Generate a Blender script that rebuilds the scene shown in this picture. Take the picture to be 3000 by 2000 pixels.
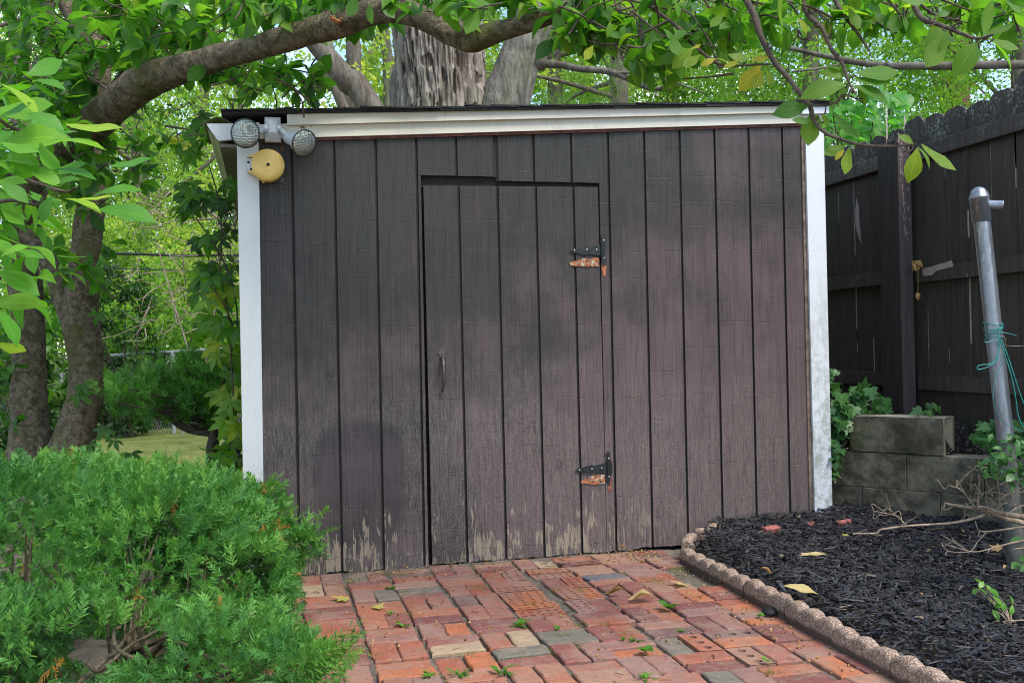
import bpy, math, random
import numpy as np
from mathutils import Vector, Matrix
for o in list(bpy.data.objects): bpy.data.objects.remove(o)
SC = bpy.context.scene
COL = SC.collection
rng = np.random.default_rng(7)
random.seed(7)
# ------------------------------------------------------------------ camera
FPX, YAW, PITCH, ROLL = 2852., .2433, .0059, -.0205      # focal length in photo pixels (3000 wide)
CAM = np.array([-.118, -4.842, 1.085])
FW = np.array([math.sin(YAW)*math.cos(PITCH), math.cos(YAW)*math.cos(PITCH), math.sin(PITCH)])
R0 = np.array([math.cos(YAW), -math.sin(YAW), 0.]); U0 = np.cross(R0, FW)
RT = R0*math.cos(ROLL)+U0*math.sin(ROLL); UP = -R0*math.sin(ROLL)+U0*math.cos(ROLL)
cd = bpy.data.cameras.new('camera'); cam = bpy.data.objects.new('camera', cd); COL.objects.link(cam)
cd.sensor_width = 36; cd.lens = 36*FPX/3000; cd.clip_start = .05; cd.clip_end = 600
cam.matrix_world = Matrix(((RT[0],UP[0],-FW[0],CAM[0]),(RT[1],UP[1],-FW[1],CAM[1]),(RT[2],UP[2],-FW[2],CAM[2]),(0,0,0,1)))
SC.camera = cam
# ------------------------------------------------------------------ light
SUN_EL, SUN_AZ = math.radians(56), math.radians(150)    # azimuth: clockwise from +y (behind the shed), so 150 = front right
SKY_STRENGTH, SUN_STRENGTH, EXPOSURE = .15, 2.1, 1.15
w = bpy.data.worlds.new('World'); SC.world = w; w.use_nodes = True
nt = w.node_tree; nt.nodes.clear()
def wn(t): return nt.nodes.new(t)
sky = wn('ShaderNodeTexSky'); sky.sky_type = 'NISHITA'; sky.sun_disc = False
sky.sun_elevation = SUN_EL; sky.sun_rotation = SUN_AZ; sky.air_density = 1.0; sky.dust_density = .4; sky.ozone_density = 1.3
tc = wn('ShaderNodeTexCoord'); mp = wn('ShaderNodeMapping'); mp.inputs['Scale'].default_value = (2.2, 2.2, 5)
ns = wn('ShaderNodeTexNoise'); ns.inputs['Scale'].default_value = 1.6; ns.inputs['Detail'].default_value = 7; ns.inputs['Roughness'].default_value = .6
rp = wn('ShaderNodeValToRGB'); rp.color_ramp.elements[0].position = .49; rp.color_ramp.elements[1].position = .70
mx = wn('ShaderNodeMix'); mx.data_type = 'RGBA'
bg = wn('ShaderNodeBackground'); bg.inputs['Strength'].default_value = SKY_STRENGTH; ou = wn('ShaderNodeOutputWorld')
L = nt.links.new
L(tc.outputs['Generated'], mp.inputs['Vector']); L(mp.outputs[0], ns.inputs['Vector']); L(ns.outputs['Fac'], rp.inputs['Fac'])
L(rp.outputs['Color'], mx.inputs[0]); L(sky.outputs[0], mx.inputs[6]); mx.inputs[7].default_value = (6.0, 6.1, 6.4, 1)
L(mx.outputs[2], bg.inputs[0]); L(bg.outputs[0], ou.inputs[0])
sl = bpy.data.lights.new('sun', 'SUN'); sl.energy = SUN_STRENGTH; sl.angle = math.radians(24); sl.color = (1, .94, .86)
so = bpy.data.objects.new('sun', sl); COL.objects.link(so)
sd = Vector((math.sin(SUN_AZ)*math.cos(SUN_EL), math.cos(SUN_AZ)*math.cos(SUN_EL), math.sin(SUN_EL)))
so.rotation_euler = sd.to_track_quat('Z', 'Y').to_euler()
SC.view_settings.view_transform = 'Standard'; SC.view_settings.look = 'None'; SC.view_settings.gamma = 1
SC.view_settings.exposure = EXPOSURE
SC.render.engine = 'CYCLES'
cy = SC.cycles
cy.max_bounces = 7; cy.diffuse_bounces = 3; cy.glossy_bounces = 2; cy.transmission_bounces = 5; cy.transparent_max_bounces = 8
cy.sample_clamp_indirect = 6; cy.pixel_filter_type = 'BLACKMAN_HARRIS'; cy.filter_width = 1.05
# ------------------------------------------------------------------ pixel -> place helpers (x, y on a 2352-wide view of the photo)
S_ = 3000/2352
def ray(x, y): return FW+RT*((x*S_-1500)/FPX)-UP*((y*S_-1000)/FPX)
def DP(x, y, d): return CAM+ray(x, y)*d
def WP(x, y, y0=0.): r = ray(x, y); return CAM+r*((y0-CAM[1])/r[1])
def GP(x, y, z=0.): r = ray(x, y); return CAM+r*((z-CAM[2])/r[2])
def XP(x, y, x0): r = ray(x, y); return CAM+r*((x0-CAM[0])/r[0])
def ph(x, y): return x/S_, y/S_                       # photo px (3000 wide) to view px
# ------------------------------------------------------------------ noise
def _h(ix, iy, iz, s):
    n = (ix*374761393+iy*668265263+iz*2147483647+s*974711) & 0xffffffff
    n = ((n ^ (n >> 13))*1274126177) & 0xffffffff
    n = ((n ^ (n >> 16))*2246822519) & 0xffffffff
    return ((n ^ (n >> 15)) & 0xffffff)/float(0xffffff)
def vn(p, s=0):
    p = np.atleast_2d(np.asarray(p, float)); i = np.floor(p).astype(np.int64); f = p-i; f = f*f*(3-2*f)
    r = 0
    for dx in (0, 1):
        for dy in (0, 1):
            for dz in (0, 1):
                wgt = (f[:, 0] if dx else 1-f[:, 0])*(f[:, 1] if dy else 1-f[:, 1])*(f[:, 2] if dz else 1-f[:, 2])
                r = r+wgt*_h(i[:, 0]+dx, i[:, 1]+dy, i[:, 2]+dz, s)
    return r
def fbm(p, s=0, o=3):
    p = np.atleast_2d(np.asarray(p, float)); r = 0; a = .5; t = 0
    for k in range(o): r = r+a*vn(p*(2**k), s+k*17); t += a; a *= .5
    return r/t
# ------------------------------------------------------------------ mesh collector
class Geo:
    def __init__(s): s.V = []; s.F = []; s.M = []; s.T = []; s.UV = []; s.n = 0; s.uv = False; s.sm = []
    def add(s, V, F, m=0, tint=.5, uv=None, smooth=False):
        V = np.asarray(V, float).reshape(-1, 3)
        s.V.append(V); k = len(V)
        t = np.asarray(tint, float); s.T.append(np.full(k, float(t)) if t.ndim == 0 else t)
        if uv is not None: s.uv = True; s.UV.append(np.asarray(uv, float))
        else: s.UV.append(np.zeros((k, 2)))
        if isinstance(F, np.ndarray): s.F.append(F+s.n); s.M.append(np.full(len(F), m)); s.sm.append(np.full(len(F), smooth))
        else:
            by = {}
            for f in F: by.setdefault(len(f), []).append(f)
            for kk, ff in by.items(): s.F.append(np.array(ff)+s.n); s.M.append(np.full(len(ff), m)); s.sm.append(np.full(len(ff), smooth))
        s.n += k
    def box(s, a, b, m=0, tint=.5):
        a = np.minimum(a, b)*1.; b2 = np.maximum(a, b); b = b2
        V = np.array([[x, y, z] for z in (a[2], b[2]) for y in (a[1], b[1]) for x in (a[0], b[0])])
        s.add(V, np.array([[0,2,3,1],[4,5,7,6],[0,1,5,4],[2,6,7,3],[0,4,6,2],[1,3,7,5]]), m, tint)
    def bbox(s, a, b, c=.003, m=0, M=None, tint=.5):      # chamfered box, M = optional 4x4/3x3 transform
        a = np.asarray(a, float); b = np.asarray(b, float); V = []; 
        lo, hi = a, b; idx = {}
        for sx in (0, 1):
            for sy in (0, 1):
                for sz in (0, 1):
                    p = np.array([hi[0] if sx else lo[0], hi[1] if sy else lo[1], hi[2] if sz else lo[2]])
                    d = np.array([-1 if sx else 1, -1 if sy else 1, -1 if sz else 1])*c
                    for ax in range(3):
                        q = p+d; q[ax] = p[ax]; idx[(sx, sy, sz, ax)] = len(V); V.append(q)
        F = []
        for ax in range(3):
            o1, o2 = [(1, 2), (2, 0), (0, 1)][ax]
            for sd_ in (0, 1):
                cs = []
                for (u, v) in ((0, 0), (1, 0), (1, 1), (0, 1)):
                    k = [0, 0, 0]; k[ax] = sd_; k[o1] = u; k[o2] = v; cs.append(idx[(k[0], k[1], k[2], ax)])
                F.append(cs if sd_ else cs[::-1])
        for ax in range(3):
            o1, o2 = [(1, 2), (2, 0), (0, 1)][ax]
            for u in (0, 1):
                for v in (0, 1):
                    k0 = [0, 0, 0]; k0[o1] = u; k0[o2] = v; k1 = list(k0); k1[ax] = 1
                    f = [idx[(*k0, o1)], idx[(*k1, o1)], idx[(*k1, o2)], idx[(*k0, o2)]]
                    F.append(f if (u != v) else f[::-1])
        for sx in (0, 1):
            for sy in (0, 1):
                for sz in (0, 1):
                    f = [idx[(sx, sy, sz, 0)], idx[(sx, sy, sz, 1)], idx[(sx, sy, sz, 2)]]
                    F.append(f if (sx+sy+sz) % 2 else f[::-1])
        V = np.array(V)
        if M is not None: V = V@M[0].T+M[1]
        s.add(V, F, m, tint)
    def prism(s, P, ax, m=0, tint=.5):                    # polygon P (n,3) extruded by vector ax
        P = np.asarray(P, float); n = len(P); V = np.vstack([P, P+np.asarray(ax)])
        F = [list(range(n)), list(range(2*n-1, n-1, -1))]+[[i, i+n, (i+1) % n+n, (i+1) % n] for i in range(n)]
        s.add(V, F, m, tint)
    def grid(s, V, nu, nv, m=0, close=False, tint=.5, smooth=True, uv=None):   # V rows nu, cols nv
        a = np.arange(nu*nv).reshape(nu, nv)
        b = np.hstack([a, a[:, :1]]) if close else a
        F = np.stack([b[:-1, :-1].ravel(), b[:-1, 1:].ravel(), b[1:, 1:].ravel(), b[1:, :-1].ravel()], 1)
        s.add(V, F, m, tint, uv, smooth)
    def tube(s, P, r, seg=8, m=0, res=4, amp=0., fr=6., seed=0, cap=True, tint=.5, disp=None, straight=False):
        P = np.asarray(P, float); r = np.broadcast_to(np.asarray(r, float), (len(P),)).copy()
        if len(P) > 2 and not straight:
            t = np.linspace(0, len(P)-1, (len(P)-1)*res+1); i = np.clip(np.floor(t).astype(int), 0, len(P)-2); f = (t-i)[:, None]
            E = np.vstack([2*P[0]-P[1], P, 2*P[-1]-P[-2]]); p0, p1, p2, p3 = E[i], E[i+1], E[i+2], E[i+3]
            Q = .5*((2*p1)+(-p0+p2)*f+(2*p0-5*p1+4*p2-p3)*f**2+(-p0+3*p1-3*p2+p3)*f**3)
            r = np.interp(t, range(len(P)), r); P = Q
        n = len(P); T = np.gradient(P, axis=0); T /= np.linalg.norm(T, axis=1)[:, None]+1e-9
        u = np.cross(T[0], [0, 0, 1.]); 
        if np.linalg.norm(u) < .1: u = np.cross(T[0], [0, 1., 0])
        Us = []
        for k in range(n):
            u = u-T[k]*(u@T[k]); u = u/(np.linalg.norm(u)+1e-9); Us.append(u)
        Us = np.array(Us); Ws = np.cross(T, Us)
        th = np.arange(seg)*2*np.pi/seg
        D = Us[:, None, :]*np.cos(th)[None, :, None]+Ws[:, None, :]*np.sin(th)[None, :, None]
        rr = np.repeat(r[:, None], seg, 1)
        if disp is not None: rr = rr+disp(np.repeat(th[None], n, 0), P, D)
        elif amp: rr = rr*(1+amp*(fbm((P[:, None]+D*rr[..., None]).reshape(-1, 3)*fr, seed).reshape(n, seg)-.5)*2)
        V = P[:, None]+D*rr[..., None]
        s.grid(V.reshape(-1, 3), n, seg, m, True, tint)
        if cap: s.add(V[-1], [list(range(seg))], m, tint); s.add(V[0], [list(range(seg))[::-1]], m, tint)
    def lathe(s, prof, o, ax, seg=24, m=0, close_ends=True, tint=.5):   # prof: list (radius, height along ax)
        ax = np.asarray(ax, float); ax = ax/np.linalg.norm(ax); u = np.cross(ax, [0, 0, 1.])
        if np.linalg.norm(u) < .1: u = np.cross(ax, [1., 0, 0])
        u /= np.linalg.norm(u); v = np.cross(ax, u); th = np.arange(seg)*2*np.pi/seg
        V = np.array([[np.asarray(o)+ax*h+(u*math.cos(t)+v*math.sin(t))*r for t in th] for r, h in prof])
        s.grid(V.reshape(-1, 3), len(prof), seg, m, True, tint, smooth=True)
        if close_ends: s.add(V[0], [list(range(seg))[::-1]], m, tint); s.add(V[-1], [list(range(seg))], m, tint)
    def inst(s, T, F, P, Rm, Sc, tint, m=0, uv=None, smooth=False):
        N = len(P)
        if N == 0: return
        Sc = np.broadcast_to(np.asarray(Sc, float), (N,)); k = len(T)
        V = np.einsum('nij,kj->nki', Rm, T)*Sc[:, None, None]+P[:, None, :]
        FF = (F[None]+(np.arange(N)*k)[:, None, None]).reshape(-1, F.shape[1])
        tint = np.broadcast_to(np.asarray(tint, float), (N,))
        s.add(V.reshape(-1, 3), FF, m, np.repeat(tint, k), None if uv is None else np.tile(uv, (N, 1)), smooth)
    def build(s, name, mats, parent=None, **tags):
        me = bpy.data.meshes.new(name); V = np.vstack(s.V)
        loc = np.array([*((V.min(0)+V.max(0))/2)[:2], V[:, 2].min()]) if (parent is None and 'category' in tags) else np.zeros(3)
        me.vertices.add(len(V)); me.vertices.foreach_set('co', (V-loc).ravel())
        lens = np.concatenate([np.full(len(f), f.shape[1]) for f in s.F]); L_ = np.concatenate([f.ravel() for f in s.F])
        st = np.concatenate([[0], np.cumsum(lens)[:-1]])
        me.loops.add(len(L_)); me.loops.foreach_set('vertex_index', L_.astype(np.int32))
        me.polygons.add(len(lens)); me.polygons.foreach_set('loop_start', st.astype(np.int32))
        try: me.polygons.foreach_set('loop_total', lens.astype(np.int32))
        except Exception: pass
        if not isinstance(mats, (list, tuple)): mats = [mats]
        for mt in mats: me.materials.append(mt)
        me.polygons.foreach_set('material_index', np.concatenate(s.M).astype(np.int32))
        me.polygons.foreach_set('use_smooth', np.concatenate(s.sm))
        at = me.attributes.new('tint', 'FLOAT', 'POINT'); at.data.foreach_set('value', np.concatenate(s.T).astype(np.float32))
        if s.uv:
            ul = me.uv_layers.new(name='UVMap'); ul.data.foreach_set('uv', np.vstack(s.UV)[L_].astype(np.float32).ravel())
        me.update(calc_edges=True); me.validate()
        o = bpy.data.objects.new(name, me); COL.objects.link(o)
        o.location = loc
        if parent is not None:
            o.parent = parent; o.matrix_parent_inverse = Matrix.Translation(-Vector(parent.location)) if parent.parent is None and parent.type == 'EMPTY' else Matrix()
        for k, v in tags.items(): o[k] = v
        return o
def thing(name, loc, label, cat, group=None):
    o = bpy.data.objects.new(name, None); COL.objects.link(o); o.location = loc; o.empty_display_size = .1
    o['label'] = label; o['category'] = cat
    if group: o['group'] = group
    return o
def frames(d, n):
    d = d/(np.linalg.norm(d, axis=1)[:, None]+1e-9); x = np.cross(d, n); x = x/(np.linalg.norm(x, axis=1)[:, None]+1e-9); z = np.cross(x, d)
    return np.stack([x, d, z], 2)
def rdir(N, r=None):
    v = (r or rng).normal(size=(N, 3)); return v/np.linalg.norm(v, axis=1)[:, None]
# ------------------------------------------------------------------ material builder
class Mt:
    def __init__(s, name):
        s.m = bpy.data.materials.new(name); s.m.use_nodes = True; s.t = s.m.node_tree; s.t.nodes.clear()
        s.out = s.n('ShaderNodeOutputMaterial'); s.tc = None
    def n(s, t, **k):
        x = s.t.nodes.new(t)
        for a, b in k.items(): setattr(x, a, b)
        return x
    def s_(s, sock, v):
        if hasattr(v, 'is_linked'): s.t.links.new(v, sock)
        elif v is not None:
            if isinstance(v, tuple) and len(v) == 3 and len(sock.default_value) == 4: v = (*v, 1)
            sock.default_value = v
    def co(s, k='Object'):
        if not s.tc: s.tc = s.n('ShaderNodeTexCoord')
        return s.tc.outputs[k]
    def xyz(s, v=None):
        x = s.n('ShaderNodeSeparateXYZ'); s.s_(x.inputs[0], v or s.co()); return x.outputs[0], x.outputs[1], x.outputs[2]
    def comb(s, a, b, c):
        x = s.n('ShaderNodeCombineXYZ'); s.s_(x.inputs[0], a); s.s_(x.inputs[1], b); s.s_(x.inputs[2], c); return x.outputs[0]
    def map(s, sc, v=None):
        x = s.n('ShaderNodeVectorMath', operation='MULTIPLY'); s.s_(x.inputs[0], v or s.co()); x.inputs[1].default_value = sc; return x.outputs[0]
    def noise(s, sc, d=3, r=.5, v=None, dist=0):
        x = s.n('ShaderNodeTexNoise'); s.s_(x.inputs['Vector'], v or s.co()); x.inputs['Scale'].default_value = sc
        x.inputs['Detail'].default_value = d; x.inputs['Roughness'].default_value = r; x.inputs['Distortion'].default_value = dist; return x.outputs['Fac']
    def vor(s, sc, v=None, f='F1', o='Distance', rand=1):
        x = s.n('ShaderNodeTexVoronoi', feature=f); s.s_(x.inputs['Vector'], v or s.co()); x.inputs['Scale'].default_value = sc; x.inputs['Randomness'].default_value = rand; return x.outputs[o]
    def ma(s, op, a, b=None, c=None, clamp=False):
        x = s.n('ShaderNodeMath', operation=op); x.use_clamp = clamp; s.s_(x.inputs[0], a)
        if b is not None: s.s_(x.inputs[1], b)
        if c is not None: s.s_(x.inputs[2], c)
        return x.outputs[0]
    def rm(s, v, a, b, c=0., d=1.):
        x = s.n('ShaderNodeMapRange', interpolation_type='SMOOTHSTEP'); s.s_(x.inputs[0], v)
        for i, q in enumerate((a, b, c, d)): s.s_(x.inputs[i+1], q)
        return x.outputs[0]
    def mix(s, f, a, b, bt='MIX'):
        x = s.n('ShaderNodeMix', data_type='RGBA', blend_type=bt); s.s_(x.inputs[0], f); s.s_(x.inputs[6], a); s.s_(x.inputs[7], b); return x.outputs[2]
    def ramp(s, v, st, interp='LINEAR'):
        x = s.n('ShaderNodeValToRGB'); s.s_(x.inputs[0], v); cr = x.color_ramp; cr.interpolation = interp
        while len(cr.elements) < len(st): cr.elements.new(.5)
        for e, (p, c) in zip(cr.elements, st): e.position = p; e.color = (*c, 1)
        return x.outputs[0]
    def attr(s, k): x = s.n('ShaderNodeAttribute', attribute_name=k); return x.outputs['Fac']
    def rand(s): return s.n('ShaderNodeNewGeometry').outputs['Random Per Island']
    def bump(s, h, dist, st=1, nrm=None):
        x = s.n('ShaderNodeBump'); s.s_(x.inputs['Height'], h); x.inputs['Distance'].default_value = dist; x.inputs['Strength'].default_value = st
        if nrm: s.s_(x.inputs['Normal'], nrm)
        return x.outputs[0]
    def pbr(s, col, rough=.8, metal=0, nrm=None, spec=.5, transl=None, tcol=None):
        b = s.n('ShaderNodeBsdfPrincipled'); s.s_(b.inputs['Base Color'], col); s.s_(b.inputs['Roughness'], rough); s.s_(b.inputs['Metallic'], metal)
        b.inputs['Specular IOR Level'].default_value = spec
        if nrm: s.s_(b.inputs['Normal'], nrm)
        o = b.outputs[0]
        if transl:
            t = s.n('ShaderNodeBsdfTranslucent'); s.s_(t.inputs[0], tcol or col); mx_ = s.n('ShaderNodeMixShader'); mx_.inputs[0].default_value = transl
            s.t.links.new(o, mx_.inputs[1]); s.t.links.new(t.outputs[0], mx_.inputs[2]); o = mx_.outputs[0]
        s.t.links.new(o, s.out.inputs[0]); return s.m
def plain(name, col, rough=.7, metal=0, var=.25, sc=30, bump=.0, spec=.5):
    m = Mt(name); a = tuple(c*(1-var) for c in col); b = tuple(min(1, c*(1+var)) for c in col); n_ = m.noise(sc, 4, .6)
    return m.pbr(m.mix(m.rm(n_, .3, .7), a, b), rough, metal, m.bump(n_, bump) if bump else None, spec)
def leafmat(name, cols, transl=.45, rough=.4, vein=False, tmul=1.5, spots=False):
    m = Mt(name); t = m.attr('tint'); st = [(i/(len(cols)-1), c) for i, c in enumerate(cols)]
    c = m.ramp(t, st); n_ = m.noise(14, 2)
    c = m.mix(m.rm(n_, .3, .75, 0, .35), c, m.mix(1, c, (.55, .6, .35), 'MULTIPLY'))
    nr = None
    if vein:
        uv = m.n('ShaderNodeUVMap').outputs[0]; u, v_, _ = m.xyz(uv)
        au = m.ma('ABSOLUTE', m.ma('SUBTRACT', u, .5)); mid = m.rm(au, .012, .04, 1, 0)
        sv = m.ma('FRACT', m.ma('SUBTRACT', m.ma('MULTIPLY', v_, 8), m.ma('MULTIPLY', au, 5))); sv = m.rm(m.ma('ABSOLUTE', m.ma('SUBTRACT', sv, .5)), .0, .1, .55, 0)
        vv = m.ma('MAXIMUM', mid, sv); c = m.mix(m.ma('MULTIPLY', vv, .5), c, m.mix(1, c, (1.9, 1.7, 1.5), 'MULTIPLY')); nr = m.bump(vv, .0015, .6)
    if spots: c = m.mix(m.rm(m.noise(55, 2), .68, .74), c, (.12, .07, .02))
    tcx = m.mix(1, c, (tmul*1.15, tmul*1.25, tmul*.55), 'MULTIPLY')
    return m.pbr(c, rough, 0, nr, .4, transl, tcx)
def bark(name, c1, c2, c3, sc=(18, 18, 5), bd=.012, moss=None):
    m = Mt(name); v = m.map(sc); n1 = m.noise(1, 6, .65, v, .6); n2 = m.noise(3.2, 5, .6, v)
    c = m.mix(m.rm(n1, .35, .65), c1, c2); c = m.mix(m.rm(n2, .5, .75), c, c3)
    if moss: c = m.mix(m.rm(m.noise(5, 3), .52, .68, 0, .7), c, moss)
    return m.pbr(c, .9, 0, m.bump(m.ma('ADD', n1, m.ma('MULTIPLY', n2, .5)), bd), .2)
# ------------------------------------------------------------------ materials
def siding_mat(name, seed):
    m = Mt(name); x, y, z = m.xyz()
    off = m.comb(m.ma('ADD', x, seed), y, z)
    grain = m.noise(1, 4, .65, m.map((110, 1, 3.5), off), .3); fine = m.noise(1, 3, .6, m.map((420, 1, 22), off))
    wav = m.noise(1, 3, .5, m.map((5, 1, 60), off)); 
    big = m.noise(2.2, 3, .55, off); med = m.noise(1, 5, .6, m.map((14, 1, 3.5), off))
    # saw checks: broken horizontal cracks about every 13 cm, a little out of step from plank to plank
    pl = m.ma('FLOOR', m.ma('DIVIDE', x, .2032)); ps = m.ma('SINE', m.ma('MULTIPLY', pl, 7.3))
    zz = m.ma('ADD', m.ma('ADD', z, m.ma('MULTIPLY', x, .012)), m.ma('MULTIPLY', m.ma('SUBTRACT', m.noise(1, 4, .65, m.map((22, 1, 9), off)), .5), .020)); zz = m.ma('ADD', zz, m.ma('MULTIPLY', ps, .010)); zz = m.ma('ADD', zz, m.ma('MULTIPLY', m.ma('SUBTRACT', m.noise(1, 2, .5, m.comb(m.ma('MULTIPLY', x, .12), 0., m.ma('MULTIPLY', z, 3.1))), .5), .16))
    fr = m.ma('ABSOLUTE', m.ma('SUBTRACT', m.ma('FRACT', m.ma('DIVIDE', zz, .1285)), .5))
    br = m.noise(1, 4, .65, m.map((15, 1, 9), off)); crack = m.ma('MULTIPLY', m.rm(fr, .003, .018, 1, 0), m.rm(br, .42, .66, .06, 1))
    fr2 = m.ma('ABSOLUTE', m.ma('SUBTRACT', m.ma('FRACT', m.ma('DIVIDE', m.ma('ADD', zz, m.ma('MULTIPLY', ps, .02)), .039)), .5))
    crack2 = m.ma('MULTIPLY', m.rm(fr2, .01, .045, 1, 0), m.rm(m.noise(1, 4, .65, m.map((5, 1, 7), m.comb(m.ma('ADD', x, 9+seed), y, z))), .54, .66))
    cr = m.ma('MAXIMUM', crack, m.ma('MULTIPLY', crack2, .4))
    c = m.mix(m.rm(big, .38, .62), (.0185, .0185, .0135), (.028, .0215, .0185))
    c = m.mix(m.rm(med, .52, .75, 0, .55), c, (.062, .036, .034))
    c = m.mix(m.rm(m.noise(1, 4, .6, m.map((9, 1, 2.2), m.comb(m.ma('ADD', x, 4), y, z))), .58, .72, 0, .6), c, (.024, .026, .020))
    # chalky mottling plus painted shade: darkest under the eave, paler downwards and rightwards
    ck_shade = m.ma('ADD', m.ma('ADD', m.rm(z, .5, 2.1, .55, 0), m.rm(x, .3, 2.8, 0, .45)), m.ma('MULTIPLY', m.ma('SUBTRACT', m.noise(2.4, 6, .65, off), .5), 1.7))
    c = m.mix(m.rm(ck_shade, .22, .86, 0, .95), c, (.098, .066, .066))
    # dusty bloom rising from the ground, with the round damp stain left of the door
    st = m.noise(1, 4, .7, m.map((130, 1, 14), off)); sp0 = m.noise(95, 3, .7, off)
    dust = m.ma('MULTIPLY', m.rm(m.ma('ADD', z, m.ma('MULTIPLY', m.ma('SUBTRACT', m.noise(2.2, 5, .6), .5), 1.7)), .45, 1.2, 1, 0), m.rm(m.ma('ADD', m.ma('MULTIPLY', st, .5), m.ma('MULTIPLY', sp0, .5)), .40, .60))
    dx = m.ma('DIVIDE', m.ma('SUBTRACT', x, .30), .24); dz = m.ma('DIVIDE', m.ma('SUBTRACT', z, .42), .36)
    rr = m.ma('ADD', m.ma('ADD', m.ma('POWER', m.ma('ABSOLUTE', dx), 2.4), m.ma('POWER', m.ma('ABSOLUTE', dz), 2.4)), m.ma('MULTIPLY', m.noise(7, 6, .7), .9))
    stain = m.rm(rr, 1.1, 1.5, 1, 0); dust = m.ma('MULTIPLY', dust, m.ma('SUBTRACT', 1, m.ma('MULTIPLY', stain, .9)))
    c = m.mix(m.ma('MULTIPLY', dust, .42), c, (.23, .19, .165)); c = m.mix(m.ma('MULTIPLY', stain, .3), c, (.045, .034, .042)); sk = m.noise(1, 4, .7, m.map((34, 1, 1.6), off)); c = m.mix(m.rm(sk, .5, .72, 0, .4), c, m.mix(1, c, (1.6, 1.5, 1.5), 'MULTIPLY')); c = m.mix(m.rm(sk, .48, .3, 0, .45), c, m.mix(1, c, (.55, .55, .55), 'MULTIPLY'))
    # bare wood flecks near the ground, running down the grain
    zl = m.rm(m.ma('ADD', z, m.ma('MULTIPLY', m.ma('SUBTRACT', m.noise(2.6, 4, .6), .5), .45)), .0, .62, .45, .64)
    fl = m.noise(1, 3, .65, m.map((62, 1, 9), off), .4); cl = m.noise(1, 3, .5, m.map((9, 1, 5.5), m.comb(m.ma('ADD', x, m.ma('MULTIPLY', z, .35)), y, z)))
    fk = m.ma('ADD', m.ma('MULTIPLY', fl, .58), m.ma('MULTIPLY', cl, .46)); fleck = m.rm(m.ma('SUBTRACT', fk, zl), .075, .10)
    fleck = m.ma('MULTIPLY', fleck, m.rm(x, 1.3, 2.3, 1, .0))
    c = m.mix(m.ma('MULTIPLY', fleck, m.rm(fine, .3, .6, .45, 1)), c, (.30, .245, .17))
    sp = m.rm(m.noise(70, 2), .74, .78); c = m.mix(m.ma('MULTIPLY', sp, .4), c, (.30, .25, .21))
    c = m.mix(m.ma('MULTIPLY', cr, .45), c, (.010, .009, .008)); c = m.mix(m.rm(grain, .46, .68, 0, .6), c, m.mix(1, c, (.38, .38, .38), 'MULTIPLY'))
    h = m.ma('ADD', m.ma('ADD', m.ma('MULTIPLY', grain, .6), m.ma('MULTIPLY', wav, .15)), m.ma('ADD', m.ma('MULTIPLY', fine, .3), m.ma('MULTIPLY', cr, -.4)))
    return m.pbr(c, m.rm(grain, .3, .7, .52, .72), 0, m.bump(h, .0042), .55)
def painted(name, base, dirt, amt=.5, up=None, rough=.55):
    m = Mt(name); n1 = m.noise(1, 5, .7, m.map((9, 9, 2.2))); n2 = m.noise(26, 5, .7); x, y, z = m.xyz()
    c = m.mix(m.rm(n1, .5, .8, 0, amt), base, dirt)
    if up: c = m.mix(m.ma('MULTIPLY', m.rm(z, up[0], up[1], 1, 0), m.rm(m.ma('ADD', m.ma('MULTIPLY', n2, .5), m.ma('MULTIPLY', n1, .5)), .44, .60, 0, .85)), c, up[2])
    c = m.mix(m.rm(m.noise(60, 2), .74, .78, 0, .8), c, (.06, .05, .035))
    return m.pbr(c, rough, 0, m.bump(m.ma('ADD', n2, m.noise(1, 3, .6, m.map((60, 60, 3)))), .0015), .4)
M = {}
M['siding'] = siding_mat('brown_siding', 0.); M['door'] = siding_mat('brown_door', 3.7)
M['groove'] = plain('groove_dark', (.026, .021, .018), .9)
M['white'] = painted('white_trim', (.66, .68, .71), (.46, .45, .42), .5, (0, 2.0, (.24, .28, .21)))
M['cream'] = painted('cream_trim', (.62, .59, .49), (.45, .41, .33), .6)
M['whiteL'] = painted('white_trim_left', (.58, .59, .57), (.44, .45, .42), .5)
M['caulk'] = plain('caulk', (.16, .12, .09), .9, sc=20, var=.4)
M['redwood'] = plain('redbrown_edge', (.15, .06, .045), .85, sc=24, var=.4)
M['dark'] = plain('dark_inside', (.006, .006, .006), 1)
M['shingle'] = plain('shingle', (.022, .022, .021), .95, sc=90, var=.6, bump=.004)
M['gutter'] = painted('mossy_gutter', (.30, .33, .15), (.09, .12, .03), .9)
M['soffit'] = painted('soffit', (.16, .145, .11), (.07, .065, .04), .8)
M['iron'] = plain('black_iron', (.018, .021, .023), .42, .3, sc=60, var=.4, bump=.0006)
M['screw'] = plain('zinc_screw', (.45, .46, .44), .45, .7, sc=90)
M['brownmetal'] = plain('painted_handle', (.075, .058, .058), .42, .1, sc=60)
M['orangewood'] = None
def worn():
    m = Mt('bare_orange_wood'); n = m.noise(1, 4, .6, m.map((110, 1, 8))); c = m.ramp(n, [(.25, (.10, .028, .010)), (.5, (.34, .10, .026)), (.7, (.40, .20, .09))])
    c = m.mix(m.rm(m.noise(48, 4, .7), .52, .58), c, (.42, .37, .29)); c = m.mix(m.rm(m.noise(60, 4, .7), .56, .6), c, (.05, .04, .035)); return m.pbr(c, .85, 0, m.bump(n, .001))
M['orangewood'] = worn()
M['redpaint'] = plain('old_red_paint', (.2, .06, .045), .8, sc=60, var=.4)
M['lampwhite'] = painted('lamp_body', (.52, .56, .58), (.28, .29, .27), .7)
M['lamprim'] = plain('lamp_rim', (.07, .08, .075), .3, .7)
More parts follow.
